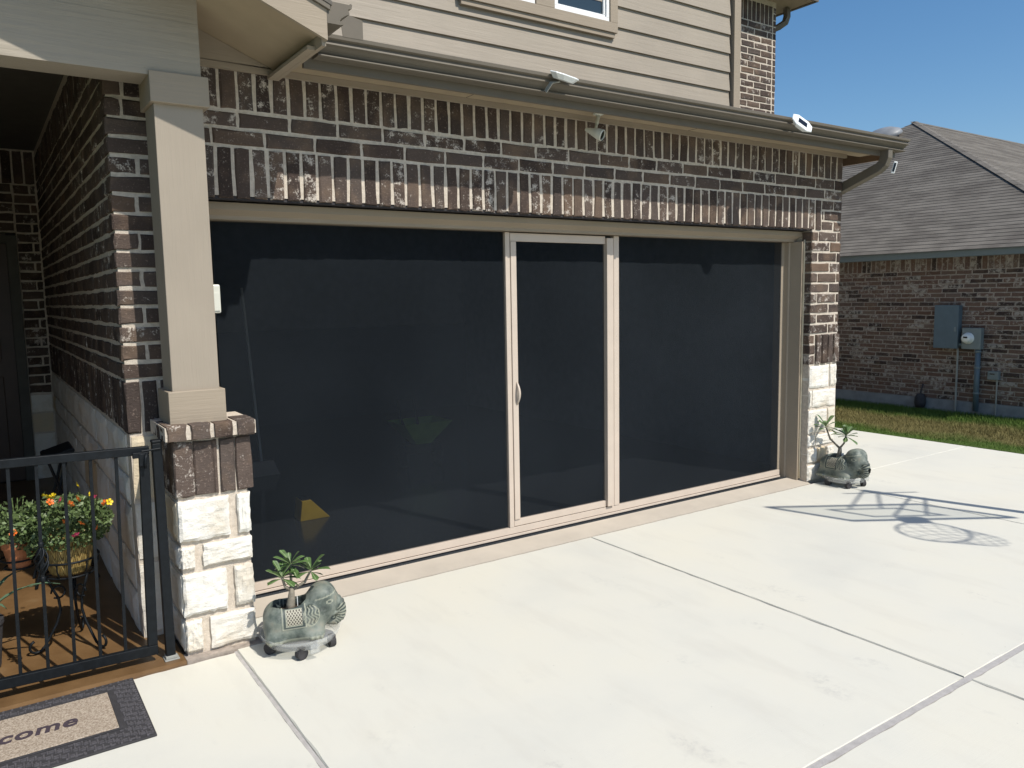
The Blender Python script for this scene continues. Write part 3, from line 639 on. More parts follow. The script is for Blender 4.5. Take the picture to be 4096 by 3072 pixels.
for ix in range(int((MR - XM - .03) / cell)):
    for iy in range(int((MBK - MF - .03) / cell)):
        cx, cy = MR - .018 - ix * cell, MF + .018 + iy * cell
        if x0 - .008 < cx < x1 + .008 and y0 - .008 < cy < y1 + .008: continue
        if cx < -.75: continue
        kx = (ix * 2 + iy * 3) % 7
        if kx in (0, 3): st.box(cx - .0085, cx + .0085, cy - .0028, cy + .0028, .0088, .0118 + .001 * r_.random())
        elif kx in (1, 5): st.box(cx - .0028, cx + .0028, cy - .0085, cy + .0085, .0088, .0116 + .001 * r_.random())
        elif r_.random() < .3: st.box(cx - .003, cx + .003, cy - .003, cy + .003, .0088, .0112)
ed = MB()
for i in range(24):
    cy = MF + .022 + i * .0222; ed.box(MR - .016, MR - .007, cy, cy + .0085, .0088, .0122)
for i in range(30):
    cx = MR - .03 - i * .03
    for cy in (MF + .008, MBK - .017): ed.box(cx - .004, cx + .004, cy, cy + .009, .0088, .0122)
tag(mrel(st.build('border_pattern', 'mat_stud')), kind='stuff'); tag(mrel(ed.build('edge_lugs', 'mat_stud')), kind='stuff')
tc = bpy.data.curves.new('lettering', 'FONT'); tc.body = 'Welcome'; tc.size = .113; tc.extrude = .0012; tc.offset = .0028; tc.shear = .18; tc.space_character = 1.08; tc.align_x = 'RIGHT'
to = bpy.data.objects.new('lettering_curve', tc); COL.objects.link(to)
bpy.context.view_layer.update()
tm = bpy.data.meshes.new_from_object(to.evaluated_get(bpy.context.evaluated_depsgraph_get())); bpy.data.objects.remove(to)
tm.materials.clear(); tm.materials.append(M['mat_ink'])
mrel(put('lettering', tm, None, (-.352, -.706, .0166), (0, 0, math.radians(-1.5))))

# ------------------------------------------------------------------ elephant planters (implicit surface, meshed with surface nets)
def surface_nets(F, org, h):
    S = F < 0; nx, ny, nz = F.shape
    idx = -np.ones((nx - 1, ny - 1, nz - 1), int); acc = np.zeros((nx - 1, ny - 1, nz - 1, 3)); cnt = np.zeros((nx - 1, ny - 1, nz - 1))
    for ax in range(3):
        for b in (0, 1):
            for c in (0, 1):
                o = [b, c]; o.insert(ax, 0)
                sl0 = tuple(slice(o[i], o[i] + F.shape[i] - 1) for i in range(3)); o2 = list(o); o2[ax] = 1
                sl1 = tuple(slice(o2[i], o2[i] + F.shape[i] - 1) for i in range(3))
                f0, f1 = F[sl0], F[sl1]; cr = (f0 < 0) != (f1 < 0); tt = np.where(cr, f0 / np.where(cr, f0 - f1, 1), 0)
                p = [np.full(f0.shape, float(o[i])) for i in range(3)]; p[ax] = tt
                for i in range(3): acc[..., i] += np.where(cr, p[i], 0)
                cnt += cr
    act = cnt > 0; idx[act] = np.arange(act.sum()); ijk = np.argwhere(act)
    V = (ijk + acc[act] / cnt[act][:, None]) * h + np.array(org)
    Q = []
    for ax in range(3):
        a1, a2 = [i for i in range(3) if i != ax]
        sl = [slice(None)] * 3; sl[ax] = slice(0, F.shape[ax] - 1); s2 = list(sl); s2[ax] = slice(1, None)
        cr = S[tuple(sl)] != S[tuple(s2)]
        for p in np.argwhere(cr):
            if p[a1] < 1 or p[a2] < 1 or p[a1] >= F.shape[a1] - 1 or p[a2] >= F.shape[a2] - 1: continue
            q = []
            for d1, d2 in ((0, 0), (-1, 0), (-1, -1), (0, -1)):
                c = p.copy(); c[a1] += d1; c[a2] += d2; q.append(int(idx[tuple(c)]))
            flip = S[tuple(p)] ^ (ax == 1)
            Q.append(tuple(q) if flip else tuple(q[::-1]))
    return V, Q
def elephant_mesh():
    h = .0042; xs = np.arange(-.21, .21, h); ys_ = np.arange(-.135, .135, h); zs = np.arange(-.012, .25, h)
    X, Y, Z = np.meshgrid(xs, ys_, zs, indexing='ij'); A = np.abs(Y)
    def ell(cx, cy, cz, rx, ry, rz_, yy=Y):
        k = np.sqrt(((X - cx) / rx) ** 2 + ((yy - cy) / ry) ** 2 + ((Z - cz) / rz_) ** 2); return (k - 1) * min(rx, ry, rz_)
    def smin(a, b, k): hh_ = np.clip(.5 + .5 * (b - a) / k, 0, 1); return b + (a - b) * hh_ - k * hh_ * (1 - hh_)
    def rbox(cx, cz, hx, hy, hz, r):
        q = [np.abs(X - cx) - hx + r, A - hy + r, np.abs(Z - cz) - hz + r]
        return np.sqrt(sum(np.maximum(v, 0) ** 2 for v in q)) + np.minimum(np.maximum(np.maximum(q[0], q[1]), q[2]), 0) - r
    def cap(p, q, r0, r1):
        p, q = np.array(p), np.array(q); d = q - p; t_ = np.clip(((X - p[0]) * d[0] + (Y - p[1]) * d[1] + (Z - p[2]) * d[2]) / (d @ d), 0, 1)
        return np.sqrt((X - p[0] - t_ * d[0]) ** 2 + (Y - p[1] - t_ * d[1]) ** 2 + (Z - p[2] - t_ * d[2]) ** 2) - (r0 + (r1 - r0) * t_)
    body = rbox(-.045, .075, .135, .104, .090, .078); body = smin(body, rbox(-.04, .022, .132, .098, .030, .028), .03)
    head = ell(.092, 0, .132, .080, .078, .096); F = smin(body, head, .035)
    F = smin(F, ell(.10, .036, .185, .045, .035, .035, A), .03)                    # brow domes
    pts = [(.140, 0, .140), (.166, 0, .115), (.180, 0, .085), (.174, 0, .055), (.152, 0, .036), (.126, 0, .038), (.110, 0, .058), (.118, 0, .080), (.136, 0, .082)]
    rr = [.040, .035, .030, .027, .024, .021, .019, .016, .012]
    tk = None
    for i in range(len(pts) - 1):
        a, b = list(pts[i]), list(pts[i + 1]); c = cap(a, b, rr[i], rr[i + 1]); tk = c if tk is None else np.minimum(tk, c)
    tk = np.maximum(tk, A - .040)
    ridge = .0018 * np.sin(np.arctan2(Z - .075, X - .130) * 24); tk = tk + np.where(X > .15, ridge, 0)
    F = smin(F, tk, .006)
    F = np.maximum(F, -np.maximum(np.sqrt((X - .140) ** 2 + (Z - .064) ** 2) - .014, .012 - A))
    wv = (X * .9 + (Z - .11) * .35 + .006 * np.sin((Z - .11) * 140)) * 420
    ear = ell(.034, .080, .112, .034, .024, .044, A) + .0022 * np.sin(wv)
    F = smin(F, ear, .006)
    for sx in (-.13, .045): F = smin(F, ell(sx, .082, .014, .042, .032, .026, A), .02)
    for sx in (-.155, -.135, -.112, .03, .052, .074): F = smin(F, ell(sx, .110, .009, .010, .009, .013, A), .003)
    F = smin(F, np.maximum(cap((.138, .045, .085), (.168, .052, .098), .009, .004), cap((.138, .045, .085), (.168, .052, .098), .009, .004)), .004)
    F = smin(F, cap((.138, -.045, .085), (.168, -.052, .098), .009, .004), .004)
    bl = (np.abs(X + .045) < .056) & (Z > .062) & (A > .03); F = F - np.where(bl, .0016, 0)
    hole = np.minimum(ell(-.062, 0, .165, .083, .070, .085), ell(-.055, 0, .10, .075, .068, .06)); rimz = Z - (.158 + .55 * np.maximum(X + .02, 0) + .10 * np.maximum(-.10 - X, 0))
    F = np.maximum(F, -hole); F = np.maximum(F, -.0 - Z)
    V, Q = surface_nets(F, (xs[0], ys_[0], zs[0]), h)
    me = bpy.data.meshes.new('elephant_body'); me.from_pydata([tuple(v) for v in V], [], Q); me.update()
    for p in me.polygons: p.use_smooth = True
    x, a, z = V[:, 0], np.abs(V[:, 1]), V[:, 2]
    mk = np.zeros(len(V)); dk = np.zeros(len(V))
    bx, bz = np.abs(x + .045), z
    inb = (bx < .055) & (z > .064) & (a > .055); inn = (bx < .038) & (z > .078) & (z < .150) & (a > .055)
    mk[inb & ((bx > .050) | (z < .069))] = .7; dk[inb & ~inn & (bx < .049)] = .75
    lt_ = inn.astype(float); mk[inn & ((bx > .0345) | (z < .0815) | (z > .1465))] = .7; lt_[mk > .6] = 0
    er_ = ((x - .034) / .037) ** 2 + ((z - .112) / .047) ** 2; ear_m = (er_ < 1) & (a > .080); wv = (x * .9 + (z - .11) * .35 + .006 * np.sin((z - .11) * 140)) * 420
    mk[ear_m & (np.sin(wv) < -.55)] = .5; dk[ear_m & (np.sin(wv) > .2)] = .55; mk[(er_ > .85) & (er_ < 1.08) & (a > .08)] = .6
    e2 = ((x - .122) / .015) ** 2 + ((z - .158) / .0085) ** 2; mk[(e2 > .55) & (e2 < 1.3) & (a > .03)] = .7; dk[(e2 < .25) & (a > .03)] = .6
    tr_ = (x > .150) & (z < .125) & (a < .036); ph = np.sin(np.arctan2(z - .075, x - .130) * 24); mk[tr_ & (ph < -.2)] = .55; dk[tr_ & (ph > .3)] = .8
    mk[(z < .018) & (a > .09)] = .5
    hz = np.abs(z - (.178 + .25 * (x - .08))); mk[(hz < .003) & (x > .055) & (a > .02)] = .55
    ins = (((x + .06) / .08) ** 2 + (V[:, 1] / .069) ** 2 < 1) & (z < .168) & (z > .05); dk[ins] = .85
    at = me.color_attributes.new('mark', 'FLOAT_COLOR', 'POINT')
    buf = np.stack([mk, dk, lt_, 0 * mk + 1], 1).ravel(); at.data.foreach_set('color', buf)
    me.materials.append(M['verdigris']); return me
EM = elephant_mesh()
def leaf_mesh(L_=.075, W_=.028, n=10, mat='leaf', curl=.35):
    m = MB(); vs = []
    for i in range(n + 1):
        t_ = i / n; w = W_ * .5 * (.10 + .95 * t_ ** 1.2) * math.sqrt(max(0, 1 - t_ ** 7))
        z = -curl * L_ * t_ * t_ * .5
        vs += [(-w, L_ * t_, z + w * .35), (-.0011, L_ * t_, z), (.0011, L_ * t_, z), (w, L_ * t_, z + w * .35)]
    m.add(vs, [(i * 4 + k, i * 4 + k + 1, i * 4 + k + 5, i * 4 + k + 4) for i in range(n) for k in range(3)])
    me = m.mesh('leaf', mat, True); me.materials.append(M['leaf_vein'])
    for i, p in enumerate(me.polygons): p.material_index = 1 if i % 3 == 1 else 0
    return me
LM = [leaf_mesh(.082, .040), leaf_mesh(.074, .038, curl=.5), leaf_mesh(.062, .030, curl=.2)]
def adenium(parent, branches, seed, rz_=0):
    r = random.Random(seed)
    branches = [(Vector((-.046, 0, 0)) + Matrix.Rotation(-rz_, 3, 'Z') @ Vector(t_), n_, s_) for t_, n_, s_ in branches]
    ps = MB().tube([(-.055, 0, .11), (-.05, .002, .15), (-.045, 0, .20), (-.045, .0, .225)], [.024, .020, .014, .012], 10).build('trunk', 'bark', parent, smooth=True)
    for tip, nl, sc_ in branches:
        b0 = Vector((-.046, 0, .212)); tp = Vector(tip); md = (b0 + tp) / 2 + Vector(((tp - b0).x * .18, (tp - b0).y * .18, -.012))
        MB().tube([b0, md, tp], [.0085, .007, .0055], 7).build('branch', 'bark', parent, smooth=True)
        ax = (tp - md).normalized()
        for i in range(nl):
            ph = i * 2.4 + r.random() * .5; el = -.35 + 1.35 * (i / nl) + r.random() * .25
            d = Vector((math.cos(ph) * math.cos(el), math.sin(ph) * math.cos(el), math.sin(el)))
            o = put('leaf', LM[r.randrange(3)], parent, tp + Vector((0, 0, -.012 * (1 - i / nl))))
            q = d.to_track_quat('Y', 'Z'); o.rotation_euler = q.to_euler(); s_ = sc_ * (.85 + .3 * r.random()); o.scale = (s_, s_, s_)
def caddy(label, loc):
    t = thing('plant_caddy', label, 'plant caddy', loc, (0, 0, 0), 'clear rolling plant caddies')
    MB().lathe([(0, .066), (.160, .066), (.169, .070), (.181, .090), (.186, .090), (.177, .064), (.167, .056), (.162, .044), (.158, .044), (.156, .056), (0, .058)], 48).build('tray', 'clear_plastic', t, smooth=True)
    for i in range(5):
        a = -1.9 + i * 2 * math.pi / 5; o = MB().tube([(-.014, 0, .028), (.014, 0, .028)], .0275, 18).build('wheel', 'black_rubber', t, (.148 * math.cos(a), .148 * math.sin(a), 0), (0, 0, a + .6))
        MB().box(-.016, .016, -.016, .016, .032, .0575).build('fork', 'black_rubber', o, bevel=.003)
    MB().box(-.022, .022, -.194, -.178, .036, .076).build('tab', 'clear_plastic', t, bevel=.002)
    return t
E1, E2 = (.612, -.515), (5.47, -.235)
caddy('clear plastic rolling caddy under the elephant planter by the stone pedestal', (*E1, .0)); caddy('clear plastic rolling caddy under the elephant planter by the right pier', (*E2, 0)).rotation_euler.z = .8
def planter(label, loc, rz_, branches, seed, s=1):
    t = thing('elephant_planter', label, 'planter', loc, (0, 0, rz_), 'elephant shaped planters'); t.scale = (s, s, s)
    put('pot', EM, t); MB().lathe([(0, .118), (.03, .122), (.07, .112)], 16, (-.06, 0, 0)).build('soil', 'soil', t)
    gp_ = MB().box(-.022, -.019, -.012, .012, .118, .178).build('nursery_tag', 'white_plastic', t)
    adenium(t, branches, seed, rz_); return t
planter('green weathered elephant planter facing right with a leafy desert rose', (E1[0] + .012, E1[1], .0665), math.radians(-14), (((-.045, -.01, .292), 15, 1.22), ((.012, .03, .335), 15, 1.12), ((.100, .0, .292), 14, 1.12)), 4, 1.0)
planter('green elephant planter beside the right stone pier with a two-branched desert rose', (*E2, .0665), math.radians(-92), (((-.055, .087, .375), 13, 1.2), ((.022, -.035, .315), 16, 1.4)), 9, 1.13)

# ------------------------------------------------------------------ porch plants
SX, SY, SZ = -.275, .13, .39
stand = thing('plant_stand', 'black wrought-iron plant stand with scrolled feet on the porch', 'plant stand', (SX, SY, .02))
def ringpts(r, z, c=(0, 0), n=28): return [(c[0] + r * math.cos(2 * math.pi * k / n), c[1] + r * math.sin(2 * math.pi * k / n), z) for k in range(n)]
MB().tube(ringpts(.125, .43), .0055, 6, True).tube(ringpts(.105, .355), .005, 6, True).build('top_ring', 'black_metal', stand, smooth=True)
MB().tube(ringpts(.075, .455, (-.20, .04)), .005, 6, True).tube(ringpts(.06, .415, (-.20, .04)), .0045, 6, True).tube([(-.12, .02, .43), (-.14, .03, .44)], .005, 6).build('side_ring', 'black_metal', stand, smooth=True)
for k in range(3):
    a = math.radians((-55, 190, 75)[k]); m = MB()
    prof = [(.105, .355), (.085, .30), (.06, .24), (.055, .18), (.075, .12), (.11, .06), (.135, .02)]
    prof += [(.135 + .03 - .03 * math.cos(q), .034 - .030 * math.sin(q)) for q in [.4 + i * .5 for i in range(9)]]
    m.tube([(r * math.cos(a), r * math.sin(a), max(z, .006)) for r, z in prof], .0065, 6)
    m.tube([((.06 + .03 * math.cos(q)) * math.cos(a), (.06 + .03 * math.cos(q)) * math.sin(a), .27 + .03 * math.sin(q)) for q in [i * .6 for i in range(10)]], .0045, 6)
    m.build('leg', 'black_metal', stand, smooth=True)
m = MB()
for k in range(6):
    a = k * math.pi / 3; m.tube([(.125 * math.cos(a), .125 * math.sin(a), .43), (.12 * math.cos(a), .12 * math.sin(a), .39), (.105 * math.cos(a), .105 * math.sin(a), .355)], .0035, 5)
for k in range(4): m.tube([(.105 * math.cos(k * .785), .105 * math.sin(k * .785), .353), (-.105 * math.cos(k * .785), -.105 * math.sin(k * .785), .353)], .004, 5)
m.build('basket_wire', 'black_metal', stand)
pp = thing('potted_moss_rose', 'mustard patterned pot overflowing with orange, yellow and pink moss roses', 'potted plant', (SX, SY, .3795))
MB().lathe([(0, 0), (.080, 0), (.086, .01), (.103, .09), (.113, .165), (.118, .17), (.118, .185), (.110, .186), (.104, .165), (0, .16)], 40).build('pot', 'glazed_pot', pp, smooth=True)
def leafcloud(n, fn, size, mat, parent, name='foliage', seed=1):
    r = random.Random(seed); m = MB()
    for _ in range(n):
        p = Vector(fn(r)); d = Vector((r.gauss(0, 1), r.gauss(0, 1), r.gauss(.5, .8))).normalized(); s = size * (.6 + .8 * r.random())
        u = d.orthogonal().normalized(); u.rotate(Matrix.Rotation(r.random() * 6.28, 3, d)); w = d.cross(u)
        m.add([p - u * s, p - u * s * .1 + w * s * .55, p + u * s, p - u * s * .1 - w * s * .55], [(0, 1, 2, 3)])
    return m.build(name, mat, parent)
def mound(r):
    while 1:
        x, y, z = r.uniform(-1, 1), r.uniform(-1, 1), r.uniform(-.75, 1)
        d = x * x + y * y + z * z
        if .42 < d < 1 + .25 * r.random() * (math.sin(7 * x) * math.cos(6 * z + y * 5)): break
    return (x * .205 - .01, y * .17 - .01, .235 + z * .135 - (.03 if x < -.7 else 0))
tag(leafcloud(4200, mound, .0115, 'moss_leaf', pp, seed=2), kind='stuff')
def flower_mesh(mat):
    m = MB()
    for k in range(5):
        a = k * 2 * math.pi / 5; pts = []
        for rr_, da, z in ((.002, 0, 0), (.009, -.55, .004), (.016, -.42, .007), (.0175, 0, .006), (.016, .42, .007), (.009, .55, .004)): pts.append((rr_ * math.cos(a + da), rr_ * math.sin(a + da), z))
        m.add(pts, [tuple(range(6))])
    me = m.mesh('flower', mat); c = MB().lathe([(0, .009), (.004, .007), (.005, .003)], 8)
    return me
FMS = {k: flower_mesh('petal_' + k) for k in ('yellow', 'orange', 'pink')}
for x, z, k in ((-.225, .846, 'yellow'), (-.362, .811, 'yellow'), (-.329, .808, 'yellow'), (-.162, .801, 'yellow'), (-.091, .745, 'yellow'), (-.108, .745, 'orange'), (-.345, .788, 'orange'),
                (-.265, .775, 'orange'), (-.232, .788, 'orange'), (-.155, .775, 'pink'), (-.298, .792, 'pink'), (-.298, .705, 'orange'), (-.232, .690, 'orange'), (-.16, .655, 'orange'), (-.255, .640, 'pink'), (-.50, .665, 'orange')):
    dx = (x - SX) * .96; zz_ = (z - .3795) - .042; yy = -.165 * math.sqrt(max(.05, 1 - (dx / .21) ** 2 - ((zz_ - .235) / .15) ** 2)) - .045
    o = put('flower', FMS[k], pp, (dx, yy, zz_)); o.rotation_euler = (math.radians(60 + random.uniform(-22, 15)), random.uniform(-.4, .4), random.random() * 6); o.scale = (1.02,) * 3
tp = thing('terracotta_pot_plant', 'small terracotta pot with a sprawling green plant on the stand ring', 'potted plant', (SX - .20, SY + .04, .4365))
MB().lathe([(0, 0), (.045, 0), (.062, .09), (.068, .09), (.07, .125), (.063, .126), (.058, .1), (0, .1)], 28).build('pot', 'terracotta', tp, smooth=False)
tag(leafcloud(1500, lambda r: (r.gauss(0, .075), r.gauss(-.02, .06), .16 + abs(r.gauss(0, .06)) - .02), .012, 'moss_leaf', tp, seed=5), kind='stuff')
st_ = MB(); r5 = random.Random(8)
for _ in range(16):
    a = r5.random() * 6.28; st_.tube([(0, 0, .11), (.06 * math.cos(a), .06 * math.sin(a), .20), (.11 * math.cos(a), .11 * math.sin(a), .25 + .05 * r5.random())], .0022, 4)
st_.build('stems', 'moss_leaf', tp)
ag = thing('strap_leaf_plant', 'spiky strap-leaved green plant low behind the gate', 'plant', (-.66, .08, .02))
MB().lathe([(0, 0), (.08, 0), (.10, .2), (.105, .2), (.105, .22), (.09, .22), (0, .2)], 24).build('pot', 'black_rubber', ag)
for k in range(9):
    a = k * .7 + .2; ln_ = .33 + .08 * (k % 3); n = 6; v = []
    for i in range(n + 1):
        t_ = i / n; w = .016 * (1 - t_) ** .6 + .001; r = ln_ * t_ * .75; z = .2 + ln_ * (t_ * .9 - .55 * t_ * t_)
        c, s = math.cos(a), math.sin(a); v += [(r * c - w * s, r * s + w * c, z + .004), (r * c, r * s, z), (r * c + w * s, r * s - w * c, z + .004)]
    MB().add(v, [(i * 3 + q, i * 3 + q + 1, i * 3 + q + 4, i * 3 + q + 3) for i in range(n) for q in (0, 1)]).build('leaf', 'agave_leaf', ag, smooth=True)
ch = thing('folding_tray', 'small black tilted tray on crossed legs behind the flowers', 'tray table', (-.225, 1.2, .02))
MB().prism([(-.075, .755), (.075, .800), (.085, .790), (.085, .775), (-.075, .735)], 'y', -.14, .14).build('tray', 'black_metal', ch, bevel=.004)
for y in (-.11, .11):
    for a, b in ((-.16, .05), (.16, -.06)): MB().tube([(a, y, 0), (b, y, .765)], .009, 6).build('leg', 'black_metal', ch)

# ------------------------------------------------------------------ things inside the garage
ck = thing('wheel_chock', 'yellow wedge-shaped wheel chock on the dark garage floor', 'wheel chock', (1.42, 1.55, .02))
MB().prism([(-.11, 0), (.12, 0), (-.02, .15), (-.09, .15)], 'y', -.07, .07).build('wedge', 'yellow_plastic', ck, bevel=.004); MB().box(-.08, -.03, -.05, .05, .150, .158).build('top_pad', 'black_rubber', ck)
sd = thing('lawn_spreader', 'green lawn spreader with a raised handle deep in the garage', 'spreader', (2.95, 2.7, .02))
v = []
for z, a, b in ((.22, .08, .08), (.44, .26, .20)): v += [(-a, -b, z), (a, -b, z), (a, b, z), (-a, b, z)]
MB().add(v, [(0, 1, 2, 3), (0, 1, 5, 4), (1, 2, 6, 5), (2, 3, 7, 6), (3, 0, 4, 7)]).build('hopper', 'green_plastic', sd)
for s in (-1, 1): MB().tube([(s * .19 - .015, 0, .11), (s * .19 + .015, 0, .11)], .11, 20).build('wheel', 'black_rubber', sd)
MB().tube([(-.19, 0, .11), (.19, 0, .11)], .008, 6).tube([(-.1, .05, .2), (-.12, .25, .62), (.06, .25, .64), (.04, .05, .2)], .014, 8).build('handle', 'black_metal', sd)
rc = thing('fuel_can', 'red plastic fuel can on the garage floor behind the column', 'fuel can', (1.05, 2.7, .02))
MB().box(-.12, .12, -.09, .09, 0, .30).build('body', 'red_plastic', rc, bevel=.03); MB().tube([(-.06, 0, .30), (-.06, 0, .36), (.06, 0, .36), (.06, 0, .30)], .012, 8).build('handle', 'red_plastic', rc); MB().tube([(.09, 0, .29), (.13, 0, .38)], .02, 10).build('spout', 'black_rubber', rc)
pl = thing('broom', 'pale broom leaning on the garage side wall', 'broom', (1.55, 3.2, .02))
MB().tube([(0, 0, .12), (.0, .35, 1.75)], .013, 8).build('handle', 'white_plastic', pl); MB().prism([(-.16, 0), (.16, 0), (.10, .14), (-.10, .14)], 'y', -.03, .03).build('bristles', 'frame_metal', pl)
tk_ = thing('door_track', 'curved metal track under the garage ceiling', 'track', (.45, .4, 2.2))
MB().tube([(0, 0, 0), (0, .1, .15), (0, .3, .26), (0, .6, .28), (0, 2.6, .28)], .02, 6).build('rail', 'grey_plastic', tk_); MB().tube([(0, 1.2, .28), (0, 1.2, .54)], .01, 6).build('hanger', 'grey_plastic', tk_)

# ------------------------------------------------------------------ neighbouring house
XN = 10.35; XE = 10.10; nh = thing('neighbouring_house', 'single-storey house of mottled brown brick with grey shingle roof across the lawn', 'house')
nw = MB().box(XN + .005, XN + .3, -.25, 9.6, .14, 2.1).box(XN + .3, 20, -.238, 0, .14, 2.1).build('wall', 'grey_mortar', nh)
MB().box(XN - .02, XN + .3, -.28, 9.6, -.2, .138).build('foundation', 'foundation', nh)
FN = frame('-x', XN); cn = .0605; Ln = .205; loose = []
rows_ = [(k, .14 + k * cn) for k in range(29)]
for k, z in rows_:
    course(nw, FN, -9.5, .24, z, .5 * (k % 2) + .13 * (k % 3), h=cn, length=Ln, mat='brown_brick', loose=loose, near=-2.05 if k < 29 else None, j=.010)
soldiers(nw, FN, -9.5, .24, .14 + 29 * cn, .185, pitch=.073, mat='brown_brick', loose=loose, j=.010)
FN2 = frame('-y', -.25)
for k, z in rows_: course(nw, FN2, XN, 15.5, z, .5 * (k % 2), h=cn, length=Ln, mat='brown_brick', loose=loose, j=.010)
soldiers(nw, FN2, XN, 15.5, .14 + 29 * cn, .185, pitch=.073, mat='brown_brick', loose=loose, j=.010)
flush(loose, 'far_bricks', 'brown_brick', nw)
MB().box(XE, XE + .02, -.5, 9.9, 2.062, 2.165).box(XE + .02, 22, -.5, -.48, 2.062, 2.165).build('fascia', 'fascia_grey', nh)
MB().box(XE + .021, XN + .25, -.479, 9.9, 2.066, 2.078).box(XN + .25, 22, -.479, -.25, 2.066, 2.078).build('soffit', 'fascia_grey', nh)
PN, TN, Y0N, Y1N = .54, 5.2, -.5, 9.9; ex = .096
rfr = MB()
rfr.add([(XE, Y0N, 2.158), (XE, Y1N, 2.158), (XE + TN, Y1N - TN, 2.158 + PN * TN), (XE + TN, Y0N + TN, 2.158 + PN * TN), (26, Y0N, 2.158), (26, Y0N + TN, 2.158 + PN * TN), (26, Y1N, 2.158), (26, Y1N - TN, 2.158 + PN * TN)],
        [(0, 1, 2, 3), (0, 3, 5, 4), (1, 6, 7, 2)])
rf = rfr.build('roof', 'shingle', nh)
for k in range(int(TN / ex)):
    a = k * ex - .03; b = min(a + ex + .012, TN); za, zb = 2.158 + PN * a + .011, 2.158 + PN * b + .004
    MB().add([(XE + a, Y0N + a, za), (XE + a, Y1N - a, za), (XE + b, Y1N - b, zb), (XE + b, Y0N + b, zb), (XE + a, Y0N + a, za - .008), (XE + a, Y1N - a, za - .008)], [(0, 1, 2, 3), (0, 1, 5, 4)]).build('shingle_row', 'shingle', rf)
    MB().add([(XE + a, Y0N + a, za), (26, Y0N + a, za), (26, Y0N + b, zb), (XE + b, Y0N + b, zb), (XE + a, Y0N + a, za - .008), (26, Y0N + a, za - .008)], [(0, 1, 2, 3), (0, 1, 5, 4)]).build('shingle_row', 'shingle', rf)
hc = MB(); 
for k in range(34):
    a = k * TN / 34; b = a + TN / 34 + .02; za, zb = 2.158 + PN * a + .022, 2.158 + PN * b + .022
    for (dx, dy) in ((.0, .10), (.10, 0)):
        hc.add([(XE + a, Y0N + a, za), (XE + a + dx, Y0N + a + dy, za + .008), (XE + b + dx, Y0N + b + dy, zb + .008), (XE + b, Y0N + b, zb)], [(0, 1, 2, 3)])
zr_ = 2.158 + PN * TN
for sg in (-1, 1): hc.add([(XE + TN - .05, Y0N + TN, zr_ + .02), (26, Y0N + TN, zr_ + .02), (26, Y0N + TN + sg * .12, zr_ - .05), (XE + TN - .05, Y0N + TN + sg * .12, zr_ - .05)], [(0, 1, 2, 3)])
hc.build('hip_cap', 'shingle', rf)
wr = MB(); wr.add([(17.2, -3.5, 2.16), (17.2, 2.6, 2.16), (20.2, 2.6, 3.9), (20.2, -3.5, 3.9), (23.2, -3.5, 2.16), (23.2, 2.6, 2.16)], [(0, 1, 2, 3), (3, 2, 5, 4)]).build('wing_roof', 'shingle', rf)
rv = MB().lathe([(0, .20), (.16, .185), (.27, .12), (.30, .05), (.27, .03), (.2, 0)], 20, sy=1.25).build('roof_vent', 'roof_vent_metal', nh, (14.62, 4.95, 2.158 + PN * 4.52 + .03), (0, -.45, 0), True)
def wallbox(name, label, cat, y, z): return thing(name, label, cat, (XN - .004, y, z), (0, 0, -math.pi / 2))
ep = wallbox('electrical_panel', 'tall blue-grey electrical panel on the brown brick wall', 'panel', 1.372, 1.14)
MB().box(-.155, .155, -.10, 0, -.285, .285).build('cabinet', 'panel_blue', ep, bevel=.006); MB().box(-.16, .16, -.112, -.101, -.29, .29).build('cover', 'panel_blue', ep, bevel=.004); MB().box(.115, .14, -.125, -.1125, -.06, .0).build('latch', 'meter_grey', ep)
MB().tube([(.14, -.05, -.29), (.14, -.05, -1.14)], .014, 8).build('conduit', 'grey_plastic', ep)
em = wallbox('electric_meter', 'round electric meter in a grey box with a thick conduit below', 'meter', 1.05, .99)
MB().box(-.12, .12, -.09, 0, -.14, .14).build('meter_box', 'meter_grey', em, bevel=.006)
d_ = MB().lathe([(0, .07), (.05, .068), (.062, .05), (.064, .0), (.075, -.002), (.075, -.012)], 24).build('meter_dial', 'white_plastic', em, (-.035, -.103, .005), (math.pi / 2, 0, 0), True); MB().box(-.03, .02, -.178, -.174, -.0, .02).build('display', 'lens_black', em, (-.03, 0, .01))
MB().tube([(.075, -.045, -.14), (.075, -.045, -.96)], .034, 12).build('conduit', 'panel_blue', em, smooth=True)
for z in (-.17, -.38, -.72): MB().lathe([(.036, -.012), (.041, -.008), (.041, .008), (.036, .012)], 14, (.075, -.045, z)).build('coupling', 'meter_grey', em)
MB().tube([(-.125, -.045, -.09), (-.19, -.045, -.09)], .02, 8).build('nipple', 'meter_grey', em)
ub = wallbox('utility_box', 'small green-grey utility box near the thick conduit', 'utility box', .772, .517)
MB().box(-.068, .068, -.06, 0, -.055, .055).build('box', 'meter_grey', ub, bevel=.005); MB().box(-.04, .02, -.064, -.0605, .015, .028).build('tag', 'lens_black', ub); MB().tube([(.04, -.03, -.055), (.04, -.03, -.53)], .011, 8).build('conduit', 'grey_plastic', ub)
hs = wallbox('hose_bib', 'black covered hose tap at the foot of the brown brick wall', 'tap', 1.70, .11)
MB().lathe([(0, .10), (.045, .085), (.07, .03), (.075, -.04), (.06, -.10), (0, -.11)], 18, (0, -.07, 0)).build('insulated_cover', 'black_rubber', hs, smooth=True); MB().tube([(0, -.01, .22), (0, -.05, .15), (0, -.07, .08)], .012, 8).build('strap', 'black_rubber', hs)

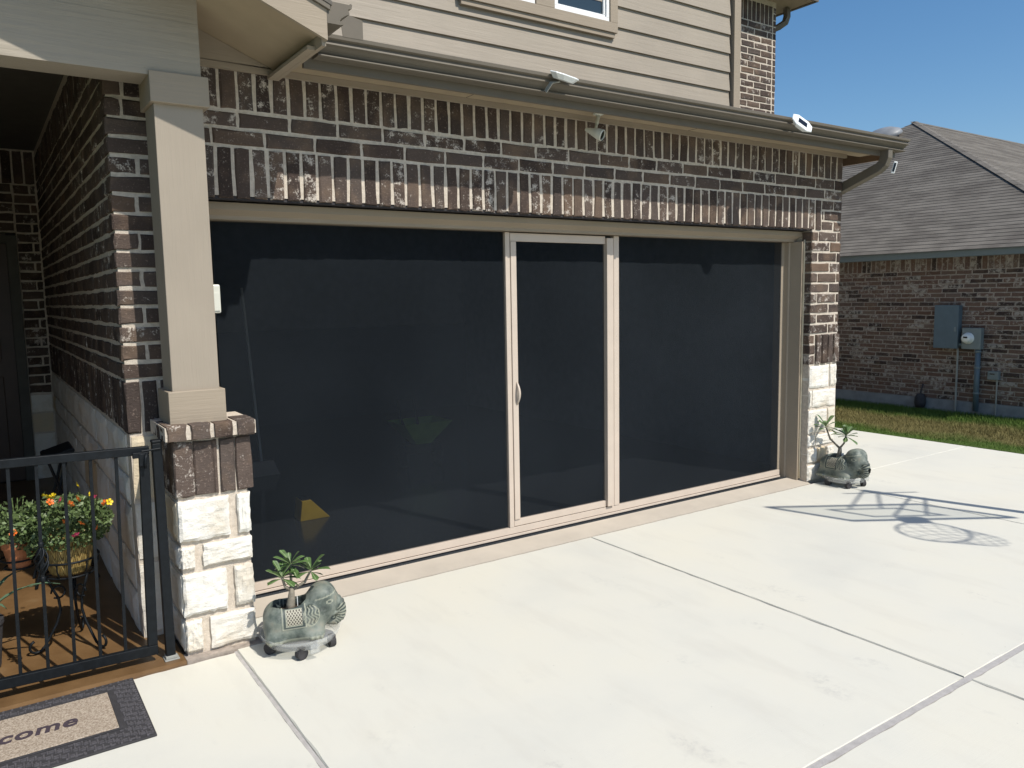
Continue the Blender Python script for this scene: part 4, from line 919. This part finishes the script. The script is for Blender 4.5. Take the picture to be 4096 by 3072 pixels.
# ------------------------------------------------------------------ basketball hoop standing beside the drive (casts the shadow on it)
bh = thing('basketball_hoop', 'portable basketball hoop whose backboard and net shade the driveway', 'basketball hoop', (5.62, -3.43, 0), (0, 0, math.atan2(-.553, .833)))
bh.location = (5.66, -3.40, 0)
b0, b1, bz0, bz1 = -.60, .60, 2.86, 3.68
fr = MB().box(b0, b1, -.015, .015, bz0, bz0 + .03).box(b0, b1, -.015, .015, bz1 - .03, bz1).box(b0, b0 + .03, -.015, .015, bz0 + .03, bz1 - .03).box(b1 - .03, b1, -.015, .015, bz0 + .03, bz1 - .03)
bb = fr.build('backboard', 'black_metal', bh); box('panel', 'acrylic', bb, b0 + .04, b1 - .04, -.004, .004, bz0 + .04, bz1 - .04)
MB().box(-.28, .28, -.012, -.006, 3.06, 3.10).box(-.28, .28, -.012, -.006, 3.46, 3.50).box(-.28, -.24, -.012, -.006, 3.10, 3.46).box(.24, .28, -.012, -.006, 3.10, 3.46).build('target_square', 'white_plastic', bb)
rm = MB().tube(ringpts(.225, 3.03, (-.07, -.375), 36), .009, 8, True).box(-.15, .02, -.15, -.012, 2.98, 3.04).build('rim', 'hoop_orange', bh, smooth=False)
nt = MB()
for k in range(12):
    for s in (1, -1):
        nt.tube([((.225 - .10 * (i / 6)) * math.cos(2 * math.pi * (k + s * i * .5) / 12) - .07, (.225 - .10 * (i / 6)) * math.sin(2 * math.pi * (k + s * i * .5) / 12) - .375, 3.02 - .40 * i / 6) for i in range(7)], .0032, 4)
nt.build('net', 'net_cord', rm)
for s in (-.12, .12): MB().tube([(s, .02, 3.45), (s * .5, .75, 3.0)], .010, 6).tube([(s, .02, 3.05), (s * .5, .75, 2.55)], .010, 6).build('support_arm', 'black_metal', bh)
MB().tube([(0, .75, .1), (0, .75, 3.05)], .038, 10).build('pole', 'black_metal', bh); MB().box(-.4, .4, .55, 1.35, 0, .17).build('base', 'black_rubber', bh, bevel=.04)
MB().tube([(-.3, .75, 2.9), (.3, .75, 2.9)], .012, 6).build('crank_bar', 'black_metal', bh)
